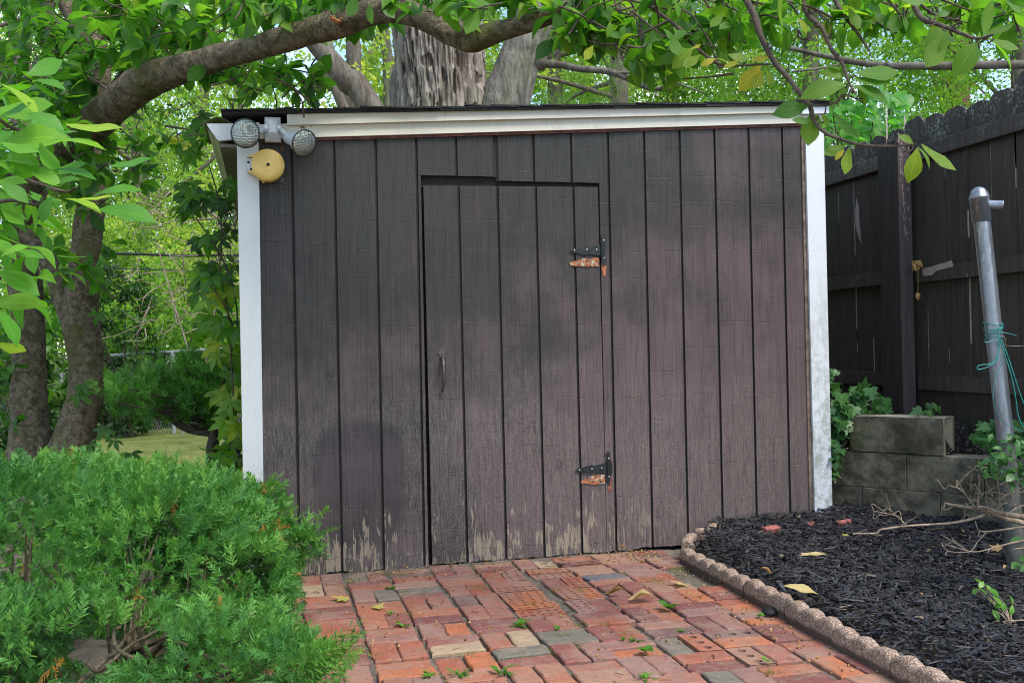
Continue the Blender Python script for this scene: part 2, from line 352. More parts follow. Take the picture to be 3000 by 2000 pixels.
def lens():
    m = Mt('prismatic_lens'); v = m.vor(150, rand=.15); b = m.noise(22, 4, .6); c = m.mix(m.rm(b, .35, .65), (.30, .32, .26), (.12, .12, .075)); c = m.mix(m.rm(v, .2, .6, 0, .6), c, (.5, .52, .47))
    return m.pbr(c, .12, .55, m.bump(v, .004, 1), .9)
M['lens'] = lens()
M['yellow'] = plain('faded_yellow_plastic', (.62, .43, .11), .45, sc=9, var=.16, bump=.0005)
M['galv'] = None
def galv():
    m = Mt('galvanised_steel'); v = m.vor(60, o='Color'); n = m.noise(1, 5, .6, m.map((14, 14, 3))); c = m.mix(m.rm(n, .35, .7), (.30, .34, .40), (.17, .18, .18)); vx, _, _ = m.xyz(v); c = m.mix(m.ma('MULTIPLY', vx, .35), c, (.36, .38, .42))
    c = m.mix(m.rm(m.noise(1, 5, .7, m.map((90, 90, 12))), .56, .64, 0, .6), c, (.5, .52, .53))
    return m.pbr(c, .42, .75, m.bump(n, .001))
M['galv'] = galv(); M['pipelow'] = concrete0 = plain('rusty_pipe', (.10, .10, .085), .8, .2, sc=18, var=.5, bump=.001)
def concrete(name, a, b, c3, moss, sc=1.):
    m = Mt(name); n1 = m.noise(7*sc, 6, .7); n2 = m.noise(150*sc, 3, .7); n3 = m.noise(2.3, 4)
    c = m.mix(m.rm(n1, .35, .65), a, b); c = m.mix(m.rm(n1, .62, .74, 0, .7), c, c3); c = m.mix(m.rm(n3, .5, .66, 0, .8), c, moss)
    c = m.mix(m.rm(n2, .35, .7, .0, .5), c, m.mix(1, c, (.4, .4, .4), 'MULTIPLY'))
    return m.pbr(c, .95, 0, m.bump(m.ma('ADD', n2, m.ma('MULTIPLY', n1, .8)), .006), .25)
M['block'] = concrete('dirty_block', (.06, .055, .036), (.20, .178, .125), (.48, .44, .34), (.055, .066, .018))
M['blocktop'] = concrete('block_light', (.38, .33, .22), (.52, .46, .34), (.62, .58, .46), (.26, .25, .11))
def edger():
    m = Mt('aggregate_edging'); v = m.vor(210, o='Color'); n = m.noise(9, 4, .6); sx, sy, sz = m.xyz(v)
    c = m.ramp(sx, [(.0, (.15, .09, .06)), (.35, (.26, .17, .12)), (.7, (.33, .235, .175)), (1, (.50, .42, .33))])
    x, y, z = m.xyz(); c = m.mix(m.rm(m.ma('ADD', z, m.ma('MULTIPLY', m.ma('SUBTRACT', m.noise(11, 5, .7), .5), .03)), .070, .086, .92, 0), c, (.075, .05, .036))
    c = m.mix(m.rm(m.noise(22, 4, .6), .64, .7, 0, .9), c, (.05, .06, .02))
    return m.pbr(c, .9, 0, m.bump(m.ma('ADD', m.vor(210), m.ma('MULTIPLY', n, 2)), .003), .3)
M['edger'] = edger()
def brickmat():
    m = Mt('old_brick'); r = m.attr('tint'); n = m.noise(16, 5, .65); n2 = m.noise(130, 3, .7)
    c = m.ramp(r, [(0, (.33, .105, .062)), (.12, (.37, .13, .07)), (.22, (.25, .085, .066)), (.34, (.33, .14, .095)), (.44, (.20, .07, .06)), (.52, (.29, .135, .105)), (.62, (.44, .14, .06)), (.68, (.27, .14, .115)), (.74, (.17, .085, .078)), (.78, (.34, .18, .12)), (.86, (.17, .155, .115)), (.92, (.42, .30, .18)), (.96, (.12, .125, .14)), (1, (.22, .20, .12))], 'CONSTANT')
    c = m.mix(m.rm(n, .3, .7, 0, .6), c, m.mix(1, c, (.62, .62, .66), 'MULTIPLY'))
    c = m.mix(m.rm(m.noise(5, 5, .7), .42, .66, 0, .55), c, (.29, .20, .15)); c = m.mix(m.rm(m.noise(33, 4, .7), .5, .66, 0, .45), c, (.20, .155, .12)); c = m.mix(m.rm(m.noise(9, 4, .6), .66, .74, 0, .5), c, (.42, .38, .34))
    c = m.mix(m.rm(m.noise(7, 4, .65), .62, .72, 0, .6), c, (.09, .085, .05)); c = m.mix(m.rm(n2, .58, .68, 0, .6), c, m.mix(1, c, (.4, .4, .4), 'MULTIPLY')); c = m.mix(m.rm(m.noise(70, 3, .7), .60, .68, 0, .45), c, (.42, .34, .28))
    return m.pbr(c, .9, 0, m.bump(m.ma('ADD', m.ma('MULTIPLY', n2, .5), n), .0035), .3)
M['brick'] = brickmat()
def soilmat(name, a, b, c3):
    m = Mt(name); n = m.noise(11, 6, .7); n2 = m.noise(120, 4, .75); v = m.vor(85, o='Color'); vx, _, _ = m.xyz(v)
    c = m.mix(m.rm(n, .35, .65), a, b); c = m.mix(m.rm(n2, .5, .7, 0, .7), c, c3); c = m.mix(m.rm(vx, .82, .9, 0, .6), c, (.30, .25, .19))
    return m.pbr(c, 1, 0, m.bump(m.ma('ADD', n2, n), .008), .15)
M['soil'] = soilmat('soil', (.12, .098, .077), (.20, .17, .135), (.06, .048, .036))
M['darksoil'] = soilmat('dark_soil', (.02, .017, .015), (.035, .03, .025), (.012, .01, .01))
def mulch():
    m = Mt('black_mulch'); t = m.attr('tint'); c = m.ramp(t, [(0, (.008, .008, .009)), (.5, (.016, .015, .019)), (.8, (.03, .03, .036)), (.94, (.055, .058, .066)), (.975, (.10, .085, .06)), (1, (.2, .15, .09))])
    return m.pbr(c, .6, 0, m.bump(m.noise(1, 3, .6, m.map((90, 90, 90))), .002), .5)
M['mulch'] = mulch()
def fencewood(name, a, b, peel, pz):
    m = Mt(name); x, y, z = m.xyz(); r = m.rand(); n = m.noise(1, 4, .6, m.map((40, 40, 3))); g = m.noise(1, 3, .6, m.map((160, 160, 8)))
    c = m.mix(m.rm(n, .35, .7), a, b); c = m.mix(m.rm(r, 0, 1, 0, .4), c, m.mix(1, c, (.6, .6, .6), 'MULTIPLY'))
    top = m.rm(z, pz, pz+.35, 0, 1); lich = m.ma('MULTIPLY', m.rm(m.ma('ADD', m.noise(70, 4, .75), m.ma('MULTIPLY', m.noise(6, 3), .35)), .74, .80), top)
    c = m.mix(lich, c, (.30, .36, .27)); fk = m.ma('MULTIPLY', m.rm(m.noise(1, 3, .6, m.map((60, 60, 9))), .70, .73), peel)
    c = m.mix(fk, c, (.38, .34, .29)); return m.pbr(c, .7, 0, m.bump(m.ma('ADD', g, n), .003), .35)
M['fence'] = fencewood('black_brown_fence', (.042, .035, .026), (.070, .058, .044), .35, 2.1)
M['rail'] = fencewood('fence_rail', (.055, .045, .034), (.088, .074, .058), .5, 2.1)
M['post'] = fencewood('fence_post', (.032, .027, .022), (.05, .042, .034), .2, 4)
M['postfront'] = fencewood('fence_post_front', (.085, .060, .058), (.11, .08, .08), .2, 4)
M['peel_gaplight'] = plain('peeled_wood_gap_light', (.34, .28, .23), .8, sc=60)
M['bark_mag'] = bark('magnolia_bark', (.075, .058, .035), (.205, .168, .108), (.036, .027, .017), (24, 24, 24), .02, (.085, .088, .025))
M['bark_maple'] = None
def shag():
    m = Mt('shaggy_bark'); t = m.attr('tint'); n = m.noise(1, 5, .65, m.map((26, 26, 3)), .8); n2 = m.noise(3, 4)
    c = m.ramp(t, [(0, (.022, .017, .012)), (.3, (.08, .062, .046)), (.5, (.19, .155, .12)), (1, (.33, .285, .235))]); c = m.mix(m.rm(n, .45, .62, 0, .65), c, (.09, .07, .055))
    c = m.mix(m.rm(n2, .48, .62, 0, .55), c, m.mix(1, c, (.85, 1, .8), 'MULTIPLY')); return m.pbr(c, .95, 0, m.bump(n, .03), .2)
M['bark_maple'] = shag()
M['bark_grey'] = bark('grey_bark', (.12, .11, .085), (.24, .23, .18), (.055, .045, .033), (22, 22, 4), .02, (.13, .15, .08))
M['bark_far'] = bark('far_bark', (.09, .075, .055), (.17, .15, .12), (.05, .04, .03), (9, 9, 2), .02)
M['twig'] = plain('twig', (.07, .052, .035), .85, sc=50, var=.4)
M['palewood'] = plain('pale_twig', (.26, .20, .14), .85, sc=40, var=.4)
M['orangecut'] = plain('broken_wood', (.40, .19, .075), .85, sc=40, var=.4)
M['leaf_mag'] = leafmat('magnolia_leaf', [(.025, .085, .012), (.05, .15, .016), (.10, .23, .02), (.22, .31, .025), (.46, .40, .04)], .5, .5, True, 1.9)
M['leaf_fore'] = leafmat('young_magnolia_leaf', [(.05, .18, .018), (.085, .27, .018), (.15, .36, .02), (.34, .46, .02)], .42, .5, True, 1.5)
M['leaf_far'] = leafmat('maple_foliage', [(.055, .14, .022), (.11, .25, .03), (.19, .35, .04), (.30, .42, .07)], .5, .6, tmul=1.6)
M['leaf_yel'] = leafmat('yellow_green_foliage', [(.09, .17, .028), (.19, .31, .04), (.32, .43, .06), (.50, .53, .12)], .5, .6, tmul=1.6)
M['leaf_dark'] = leafmat('dark_foliage', [(.016, .05, .012), (.03, .085, .016), (.055, .13, .022), (.10, .20, .03)], .4, .45, tmul=1.5)
M['pine'] = leafmat('pine_needle', [(.08, .17, .04), (.13, .26, .05), (.20, .34, .07)], .45, .6, tmul=1.5)
M['creeper'] = leafmat('creeper_leaf', [(.022, .075, .012), (.055, .16, .014), (.14, .28, .018), (.36, .38, .03)], .5, .4, True, 1.9, True)
M['ivy'] = leafmat('ivy_leaf', [(.025, .085, .025), (.045, .14, .035), (.08, .2, .045)], .25, .35, True, 1.3)
M['yew'] = leafmat('yew_needle', [(.024, .085, .020), (.05, .17, .035), (.10, .28, .05), (.16, .34, .05), (.45, .22, .05)], .28, .6, tmul=1.3)
M['yewdark'] = leafmat('dark_yew_needle', [(.04, .12, .02), (.08, .22, .03), (.14, .33, .05)], .4, .6, tmul=1.6)
M['redbud'] = leafmat('redbud_leaf', [(.06, .22, .035), (.09, .30, .04), (.16, .36, .04)], .5, .4, True, 1.6)
M['weed'] = leafmat('weed_leaf', [(.05, .16, .02), (.08, .24, .025), (.14, .32, .03)], .35, .4, tmul=1.4)
M['grass'] = leafmat('grass_blade', [(.12, .17, .03), (.19, .25, .045), (.28, .31, .07)], .4, .6, tmul=1.3)
M['dry'] = leafmat('dry_leaf', [(.13, .06, .025), (.26, .13, .05), (.42, .27, .11), (.55, .42, .2), (.45, .42, .1)], .25, .6, True, 1.1)
M['wire'] = plain('green_wire', (.02, .22, .20), .4, sc=20)
M['stone'] = soilmat('paving_stone', (.20, .17, .14), (.28, .24, .19), (.11, .09, .07))
M['log'] = plain('log_wood', (.24, .19, .14), .9, sc=25, var=.4, bump=.005)
M['steel_far'] = plain('fence_pipe', (.35, .37, .36), .5, .4)
M['black'] = plain('black_cable', (.012, .012, .012), .6)
M['brickfrag'] = plain('brick_fragment', (.32, .10, .08), .9, sc=50, var=.3, bump=.004)
def lawnmat():
    m = Mt('lawn'); n = m.noise(3, 5, .6); n2 = m.noise(40, 4, .7); c = m.mix(m.rm(n, .35, .65), (.15, .19, .05), (.26, .27, .09)); c = m.mix(m.rm(n2, .4, .7, 0, .6), c, (.08, .11, .025))
    return m.pbr(c, 1, 0, m.bump(n2, .02), .1)
M['lawn'] = lawnmat()
# ------------------------------------------------------------------ ground
def gz(x, y):     # height of the ground under everything
    x = np.asarray(x, float); y = np.asarray(y, float)
    z = np.zeros_like(x)-.014
    z = z+.010*np.clip((y+.24)/.24, 0, 1)*np.clip((2.0-x)/.2, 0, 1)*(y < .6)        # dirt banked against the wall
    bed = ~((x < 2.25) & (y > -.30+(x-1.86)*.95) & (y < .3)) | (x > 2.12)
    z = z+bed*np.clip((x-1.86)/.12, 0, 1)*(.055+.05*np.clip((y+1.2)/1.4, 0, 1)+.025*np.clip((x-2.3)/.8, 0, 1)*np.clip((y+1.6)/1.5, 0, 1))
    z = z+np.clip((-.35-x)/.6, 0, 1)*.09*np.clip((y+1.6)/1.5, 0, 1)*np.clip((2.8-y)/1.5, 0, 1)
    z = z-.05*np.clip((y-2.5)/.5, 0, 1)*(x < 1)
    return z
gx = np.concatenate([[-90, -40, -20, -10], np.arange(-5, -1.2, .12), np.arange(-1.2, 4.2, .03), np.arange(4.25, 6, .25), [8, 12, 25, 50, 90]])
gy = np.concatenate([[-30, -12, -6], np.arange(-4, -2.6, .1), np.arange(-2.6, .6, .03), np.arange(.62, 3, .12), [4, 6, 9, 14, 25, 50, 120]])
X_, Y_ = np.meshgrid(gx, gy, indexing='ij'); Pn = np.stack([X_.ravel(), Y_.ravel(), np.zeros(X_.size)], 1)
Z_ = gz(X_, Y_).ravel()+(fbm(Pn*9, 3, 3)-.5)*.012+(fbm(Pn*40, 5, 2)-.5)*.008
g = Geo(); g.grid(np.stack([X_.ravel(), Y_.ravel(), Z_], 1), len(gx), len(gy))
g.build('ground', M['soil'], kind='structure')
# lawn behind, left of the shed
lx = np.linspace(-16, 1.5, 60); ly = np.linspace(2.6, 26, 60); X_, Y_ = np.meshgrid(lx, ly, indexing='ij'); Pn = np.stack([X_.ravel(), Y_.ravel(), np.zeros(X_.size)], 1)
lawnz = .0+.03*np.clip((Pn[:, 1]-3)/3, 0, 1)+(fbm(Pn*.8, 9, 2)-.5)*.06
g = Geo(); g.grid(np.c_[Pn[:, :2], lawnz+.015], 60, 60); g.build('lawn', M['lawn'], kind='structure')
N = 60000; px = rng.uniform(-7.5, .2, N); py = 2.7+rng.uniform(0, 1, N)**1.4*9
T = np.array([[-.5, 0, 0], [.5, 0, 0], [.12, 1, .25]]); g = Geo()
d = np.c_[rng.normal(0, .4, (N, 2)), np.ones(N)]; hh = rng.uniform(.03, .075, N)
P = np.c_[px, py, np.full(N, .02)]; Rf = frames(d, rdir(N)); T2 = T*np.array([.09, 1, 1])
g.inst(T2, np.array([[0, 1, 2]]), P, Rf, hh, np.clip(fbm(P*.7, 4, 2)+rng.normal(0, .25, N), 0, 1)); g.build('lawn_grass', M['grass'], kind='stuff')
# ------------------------------------------------------------------ brick patio (basket weave of loose old bricks)
g = Geo()
def brick(cx, cy_, ang, L_, W_, zt, tint, holes=False, H=.055):
    ca, sa = math.cos(ang), math.sin(ang); A = np.array([[ca, -sa, 0], [sa, ca, 0], [0, 0, 1]])
    tx, ty = rng.normal(0, .012, 2)
    def put(V): V = np.asarray(V, float); V = V.copy(); V[:, 2] += V[:, 0]*tx+V[:, 1]*ty; return V@A.T+np.array([cx, cy_, zt])
    hl, hw, c = L_/2, W_/2, .0045; sgn = [(-1, -1), (1, -1), (1, 1), (-1, 1)]
    j = lambda s: rng.normal(0, s)
    # ring with extra verts for uneven edges
    def ring(l, w_, z, s):
        pts = []
        for (x0, y0), (x1, y1) in zip(sgn, sgn[1:]+sgn[:1]):
            n = 6 if y0 == y1 else 3
            for k in range(n):
                t = k/n; pts.append([(x0+(x1-x0)*t)*l, (y0+(y1-y0)*t)*w_, z])
        return np.array(pts)
    nz = rng.normal(0, .0016, (18, 2))
    r0, r1, r2 = ring(hl, hw, -H, 0), ring(hl, hw, -c, 0), ring(hl-c, hw-c, 0, 0)
    for r in (r0, r1): r[:, :2] += nz
    r2[:, :2] += nz*1.2; r2[:, 2] += rng.normal(0, .0008, 18)
    if not holes:
        V = np.vstack([r0, r1, r2, [[0, 0, rng.normal(0, .0006)]]]); F = []
        for a in (0, 18):
            for k in range(18): F.append([a+k, a+(k+1) % 18, a+18+(k+1) % 18, a+18+k])
        F += [[36+k, 36+(k+1) % 18, 54] for k in range(18)]
        g.add(put(V), F, 0, tint)
    else:
        V = np.vstack([r0, r1]); F = [[k, (k+1) % 18, 18+(k+1) % 18, 18+k] for k in range(18)]; g.add(put(V), F, 0, tint)
        nxh = 5 if holes == 1 else 3; nyh = 2 if holes == 1 else 1
        xs = np.linspace(-hl, hl, nxh+1); ys = np.linspace(-hw, hw, nyh+1); rad = .0105 if holes == 1 else .017
        for a in range(nxh):
            for b in range(nyh):
                x0, x1, y0, y1 = xs[a], xs[a+1], ys[b], ys[b+1]; mx_, my_ = (x0+x1)/2*.94, (y0+y1)/2*.94
                th = np.arange(8)*np.pi/4+np.pi/8-np.pi*.75-np.pi/8
                sq = np.array([[x0, y0], [(x0+x1)/2, y0], [x1, y0], [x1, (y0+y1)/2], [x1, y1], [(x0+x1)/2, y1], [x0, y1], [x0, (y0+y1)/2]])
                ci = np.c_[mx_+rad*np.cos(th), my_+rad*np.sin(th)]
                V = np.vstack([np.c_[sq, np.full(8, -.003)], np.c_[ci, np.full(8, -.003)], np.c_[ci, np.full(8, -.016)]])
                F = [[k, (k+1) % 8, 8+(k+1) % 8, 8+k] for k in range(8)]+[[8+k, 8+(k+1) % 8, 16+(k+1) % 8, 16+k] for k in range(8)]
                g.add(put(V), F, 0, tint); g.add(put(V[16:]), [list(range(8))], 1, tint)
def patio_ok(x, y):
    if y > -.03-.02*math.sin(x*9): return False
    if x > 1.80: return False
    return x > -1.6
cell = .2095; celly = .2025; rowsx = range(-9, 10); 
for iy in range(0, 17):
    for ix in rowsx:
        cx = .10+ix*cell+(.035*math.sin(iy*.6) if ix > 4 else .0); cy_ = -.115-iy*celly+.02*math.sin(ix*.8)
        if not patio_ok(cx, cy_): continue
        if -1.2 < cx < -.5 and cy_ > -1.0: continue
        horiz = (ix+iy) % 2 == 0
        if rng.random() < .13: horiz = not horiz
        for s_ in (-1, 1):
            o = s_*(.0492+rng.normal(0, .0012)); jx, jy = rng.normal(0, .0028, 2); an = rng.normal(0, .016)+.018*math.sin(ix+iy*.5)
            t = rng.random()*.86 if rng.random() < .92 else rng.uniform(.86, .965)
            near = (.75 < cx < 1.35 and -1.0 < cy_ < -.3); hol = 0
            if near and rng.random() < .75: hol = 1; t = rng.choice([.05, .35, .63, .93, .56, .64, .15, .02, .2])
            elif cx > 1.0 and rng.random() < .05: hol = 2
            L_, W_ = .1965+rng.normal(0, .0025), .0935+rng.normal(0, .002)
            zt = .0+rng.normal(0, .0024)-.006*(rng.random() < .1)-.02*max(0, (cy_+.14)/.1)*rng.random()
            if horiz: brick(cx+jx, cy_+o+jy, an, L_, W_, zt, t, hol)
            else: brick(cx+o+jx, cy_+jy, an+math.pi/2, L_, W_, zt, t, hol)
g.build('patio', [M['brick'], M['darksoil']], kind='structure')
# ------------------------------------------------------------------ shed
shed = thing('garden_shed', (1.3, 1.2, 0), 'dark brown plank-sided lean-to shed with white corner trim and a plank door', 'shed')
GR = .2032
def zbot(x): return float(np.interp(x, [-.3, .003, .62, 1.56, 1.98, 2.3, 3], [0, .002, -.012, .004, .012, -.05, -.05]))
def ztop(x): return 2.16+.0615*(x-.126)
def panel(g, x0, x1, zb, zt, grooves, yf, th, lean=0., rag=.006, seed=0):
    cuts = []
    xs = list(np.arange(x0, x1, .012))+[x1]
    for k in grooves:
        if x0+.012 < k < x1-.012:
            xs = [x for x in xs if abs(x-k) > .0125]; xs += [k-.0068, k-.005, k+.005, k+.0068]
    xs = sorted(xs); xs = np.array(xs); dep = np.array([yf+.011 if any(abs(x-k) < .0055 for k in grooves) else yf for x in xs])
    dep = dep+(vn(np.c_[xs*1.7, xs*0, xs*0+seed], seed)-.5)*.006
    b = np.array([zb(x) for x in xs])+(fbm(np.c_[xs*30, xs*0, xs*0], seed, 3)-.5)*rag*2; b += np.where(vn(np.c_[xs*14, xs*0+3, xs*0], seed+5) > .74, rag*1.3, 0)
    t = np.array([zt(x) for x in xs]); n = len(xs); nr = 14; V = []
    for k in range(nr+1):
        f = k/nr; z = b+(t-b)*f; V.append(np.c_[xs+lean*(z-1.9), dep, z])
    V = np.array(V)
    g.grid(V.transpose(1, 0, 2).reshape(-1, 3), n, nr+1, 0, smooth=False); mi = np.repeat(np.array([any(abs((xs[i]+xs[i+1])/2-k) < .0066 for k in grooves) for i in range(n-1)]), nr).astype(int)*1; g.M[-1] = mi
    bk = V[0].copy(); bk[:, 1] = yf+th; g.grid(np.stack([bk, V[0]], 1).reshape(-1, 3), n, 2, 1, smooth=False)
    bt = V[-1].copy(); bt[:, 1] = yf+th; g.grid(np.stack([V[-1], bt], 1).reshape(-1, 3), n, 2, 1, smooth=False)
    for c in (0, -1):
        e = V[:, c]; e2 = e.copy(); e2[:, 1] = yf+th; g.grid(np.stack([e, e2] if c == 0 else [e2, e], 1).reshape(-1, 3), nr+1, 2, 1, smooth=False)
gk = [k*GR for k in range(0, 14)]
g = Geo()
panel(g, -.19, .630, zbot, ztop, gk, 0, .016, seed=1)
panel(g, .630, 1.021, lambda x: 1.957, ztop, gk, 0, .016, rag=.001, seed=2)
panel(g, 1.021, 1.574, lambda x: 1.937, ztop, gk, 0, .016, rag=.001, seed=2)
panel(g, 1.574, 2.79, zbot, ztop, gk, 0, .016, seed=3)
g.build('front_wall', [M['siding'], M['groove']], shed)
g = Geo(); panel(g, .642, 1.566, lambda x: .004+(.0 if x > .7 else .004), lambda x: 1.905+.012*(x-.64), [GR*k+.008 for k in (4, 5, 6, 7)], .0, .02, lean=-.004, rag=.007, seed=8)
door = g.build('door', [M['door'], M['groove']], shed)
g = Geo(); g.box((-.2, .06, -.1), (2.85, .07, 2.1), 0); g.box((-.15, .017, -.1), (.60, .055, .05)); g.box((.60, .03, 1.90), (1.62, .055, 2.05))
g.box((-.24, .1, -.1), (-.2, 2.6, 2.12)); g.box((2.86, .1, -.1), (2.88, 2.6, 2.25)); g.box((-.24, 2.6, -.1), (2.88, 2.64, 2.12)); g.build('side_wall', M['groove'], shed)
g = Geo(); P = [WP(*p) for p in ((592, 318), (545, 318), (563, 1325), (606, 1325))]; P = [(-.155, 2.115), (-.256, 2.11), (-.256, -.03), (-.165, -.03)]
g.prism([(x, -.022, z) for x, z in P], (0, .02, 0)); g.box((-.256, -.0015, -.03), (-.236, .09, 2.11)); g.build('corner_trim', M['whiteL'], shed)
g = Geo(); zf = [(2.775, 2.32), (2.782, .02), (2.893, .02), (2.893, .13), (2.887, 2.36)]
g.prism([(2.775, -.022, 2.25), (2.781, -.022, .03), (2.874, -.022, .03), (2.877, -.022, .16), (2.884, -.022, .18), (2.889, -.022, .15), (2.892, -.022, .03), (2.893, -.022, .03), (2.887, -.022, 2.25)][:3]+[(2.872, -.022, .12), (2.878, -.022, .175), (2.884, -.022, .13), (2.889, -.022, .12), (2.887, -.022, 2.25)], (0, .02, 0)); g.box((2.868, -.0015, .12), (2.888, .09, 2.25)); g.build('corner_trim', M['white'], shed)
g = Geo(); g.box((2.757, -.008, .0), (2.779, .0155, 2.27)); g.build('filler_strip', M['caulk'], shed)
def slant(g, x0, x1, b0, b1, y0, y1, m=0, wob=0):
    xs = np.linspace(x0, x1, 24); V = []
    for i, x in enumerate(xs):
        s = (x-.126)*.0615; wv = wob*math.sin(x*2.1)
        V += [(x, y0, b0+s+wv), (x, y0, b1+s), (x, y1, b1+s), (x, y1, b0+s+wv)]
    g.grid(np.array(V), 24, 4, m, True, smooth=False); g.add(np.array(V[:4]), [[0, 1, 2, 3]], m); g.add(np.array(V[-4:]), [[3, 2, 1, 0]], m)
g = Geo(); slant(g, -.150, 2.885, 2.127, 2.196, -.024, -.002); g.build('frieze_board', M['cream'], shed)
g = Geo(); slant(g, -.02, 2.74, 2.184, 2.236, -.046, -.0245, wob=.0015); g.build('fascia_board', M['cream'], shed)
g = Geo(); slant(g, 2.742, 2.905, 2.172, 2.236, -.05, -.0245); g.build('fascia_return', M['white'], shed)
g = Geo(); slant(g, -.15, 2.76, 2.113, 2.1265, -.010, -.0005); g.build('trim_edge', M['redwood'], shed)
# left eave: cornice end, gutter, soffit
g = Geo(); prof = [(-.392, 2.172), (-.25, 2.178), (-.15, 2.186), (-.15, 2.115), (-.255, 2.105), (-.335, 2.093), (-.348, 2.102), (-.356, 2.118), (-.372, 2.138), (-.385, 2.158)]
g.prism([(x, -.03, z) for x, z in prof], (0, .03, 0)); g.build('cornice_end', M['whiteL'], shed)
g = Geo(); gp = np.array([(-.25, 2.165), (-.388, 2.168), (-.392, 2.160), (-.384, 2.148), (-.368, 2.13), (-.352, 2.115), (-.345, 2.098), (-.335, 2.090), (-.29, 2.090)])
ys = np.linspace(0.002, 2.7, 12); V = np.array([[(x, y, z) for y in ys] for x, z in gp]); g.grid(V.reshape(-1, 3), len(gp), 12, 0); g.build('gutter', M['gutter'], shed)
g = Geo(); g.box((-.335, .004, 2.070), (-.25, 2.65, 2.086)); g.box((-.252, .092, 1.86), (-.2405, 2.6, 2.069)); g.build('soffit', M['soffit'], shed)
g = Geo()
def zr(x): return 2.224+.0545*(x+.318)
xs = np.arange(-.325, 2.93, .1305)
for i, x in enumerate(xs):
    x1 = min(x+.27, 2.93); ys = np.arange(-.075, 2.75, .25)
    for k in range(len(ys)-1):
        yj = -.072+rng.normal(0, .005) if k == 0 else ys[k]; lift = abs(rng.normal(0, .003))
        a, b = zr(x)+.010+lift, zr(x1)+.003
        V = [(x, yj, a-.006), (x1, yj, b-.006), (x1, ys[k+1]-.004, b-.006), (x, ys[k+1]-.004, a-.006), (x, yj, a), (x1, yj, b), (x1, ys[k+1]-.004, b), (x, ys[k+1]-.004, a)]
        g.add(V, np.array([[0, 3, 2, 1], [4, 5, 6, 7], [0, 1, 5, 4], [1, 2, 6, 5], [2, 3, 7, 6], [3, 0, 4, 7]]))
V = [(x, y, zr(x)-dz) for x in (-.32, 2.92) for y in (-.066, 2.75) for dz in (.012, -.002)]
g.add(V, [[0, 1, 3, 2], [4, 6, 7, 5], [0, 4, 5, 1], [2, 3, 7, 6], [0, 2, 6, 4], [1, 5, 7, 3]]); g.build('roof', M['shingle'], shed)
g = Geo()
xs = np.linspace(-.41, -.27, 12); ys = np.linspace(0, .5, 12); g.grid(np.array([(x, y, 2.176+.035*math.sin((x+.41)*22)+rng.uniform(0, .006)) for x in xs for y in ys]), 12, 12)
g.build('gutter_guard', M['gutter'], shed)
# hinges, handle, worn patches (outlines on the door face, 3 mm iron)
def pp(L_, x0, y0, sc, y): return np.array([WP((x0+a/sc)/S_, (y0+b/sc)/S_, y) for a, b in L_])
def dome(g, p, r, m, d=(0, -1, 0)): g.lathe([(r, 0), (r*.95, r*.35), (r*.5, r*.6), (.0005, r*.65)], p, d, 10, m)
def hinge(straps, plate, kn, screws, x0, y0, sc, n='hinge'):
    g = Geo(); g.prism(pp(straps, x0, y0, sc, -.0065), (0, .003, 0), 0); g.prism(pp(plate, x0, y0, sc, -.0075), (0, .003, 0), 0)
    a, b = pp(kn, x0, y0, sc, -.011); g.tube([a, b], .0075, 12, 0); 
    for f in (.25, .5, .75): q = a+(b-a)*f; g.tube([q-np.array([0, 0, .002]), q+np.array([0, 0, .002])], .0082, 12, 0)
    for s in pp(screws, x0, y0, sc, -.010): dome(g, s, .0048, 1)
    g.build(n, [M['iron'], M['screw']], door)
hinge([(540,665),(650,595),(680,620),(935,545),(985,590),(1250,510),(1250,775),(975,730),(930,765),(690,705),(650,720),(600,690)],
      [(1310,255),(1378,350),(1350,370),(1400,500),(1372,520),(1372,800),(1390,910),(1330,1025),(1265,920),(1290,880),(1250,770),(1250,460),(1285,370),(1250,350)],
      [(1290,480),(1290,780)], [(650,655),(935,640),(1160,640),(1322,425),(1335,830)], 1600, 650, 7.84)
hinge([(660,765),(765,690),(800,708),(1060,630),(1085,660),(1380,590),(1380,840),(1090,815),(1040,838),(990,835),(800,795),(765,815)],
      [(1425,320),(1482,395),(1450,450),(1520,600),(1520,830),(1465,960),(1485,985),(1440,1092),(1370,985),(1405,960),(1370,870),(1370,560),(1400,450),(1365,400)],
      [(1430,560),(1430,860)], [(765,755),(1052,730),(1275,715),(1437,492),(1445,905)], 1600, 1280, 7.84)
def ragged(L_, x0, y0, sc, mat, par, name, y=-.0006):
    P = pp(L_, x0, y0, sc, 0); Q = []
    for a, b in zip(P, np.roll(P, -1, 0)):
        n = max(2, int(np.linalg.norm(b-a)/.005))
        for k in range(n): Q.append(a+(b-a)*k/n+np.array([rng.normal(0, .0011), 0, rng.normal(0, .0016)]))
    Q = np.array(Q); Q[:, 1] = y; g = Geo(); g.prism(Q, (0, .0005, 0)); g.build(name, mat, par)
ragged([(530,930),(700,890),(860,830),(920,820),(1000,870),(1100,820),(1200,830),(1215,1020),(900,1030),(560,1010)], 1600, 650, 7.84, M['orangewood'], door, 'bare_wood_patch', -.0038)
ragged([(1255,960),(1385,1010),(1360,1240),(1320,1250),(1270,1100)], 1600, 650, 7.84, M['orangewood'], shed, 'bare_wood_patch', -.0038)
ragged([(790,1000),(950,950),(1000,900),(1220,860),(1345,850),(1350,1070),(1060,1090),(800,1050)], 1600, 1280, 7.84, M['orangewood'], door, 'bare_wood_patch', -.0038)
ragged([(1480,900),(1510,960),(1500,1200),(1450,1290),(1400,1160),(1440,1080)], 1600, 1280, 7.84, M['redpaint'], shed, 'bare_wood_patch', -.0038)
g = Geo(); sc = 7.127
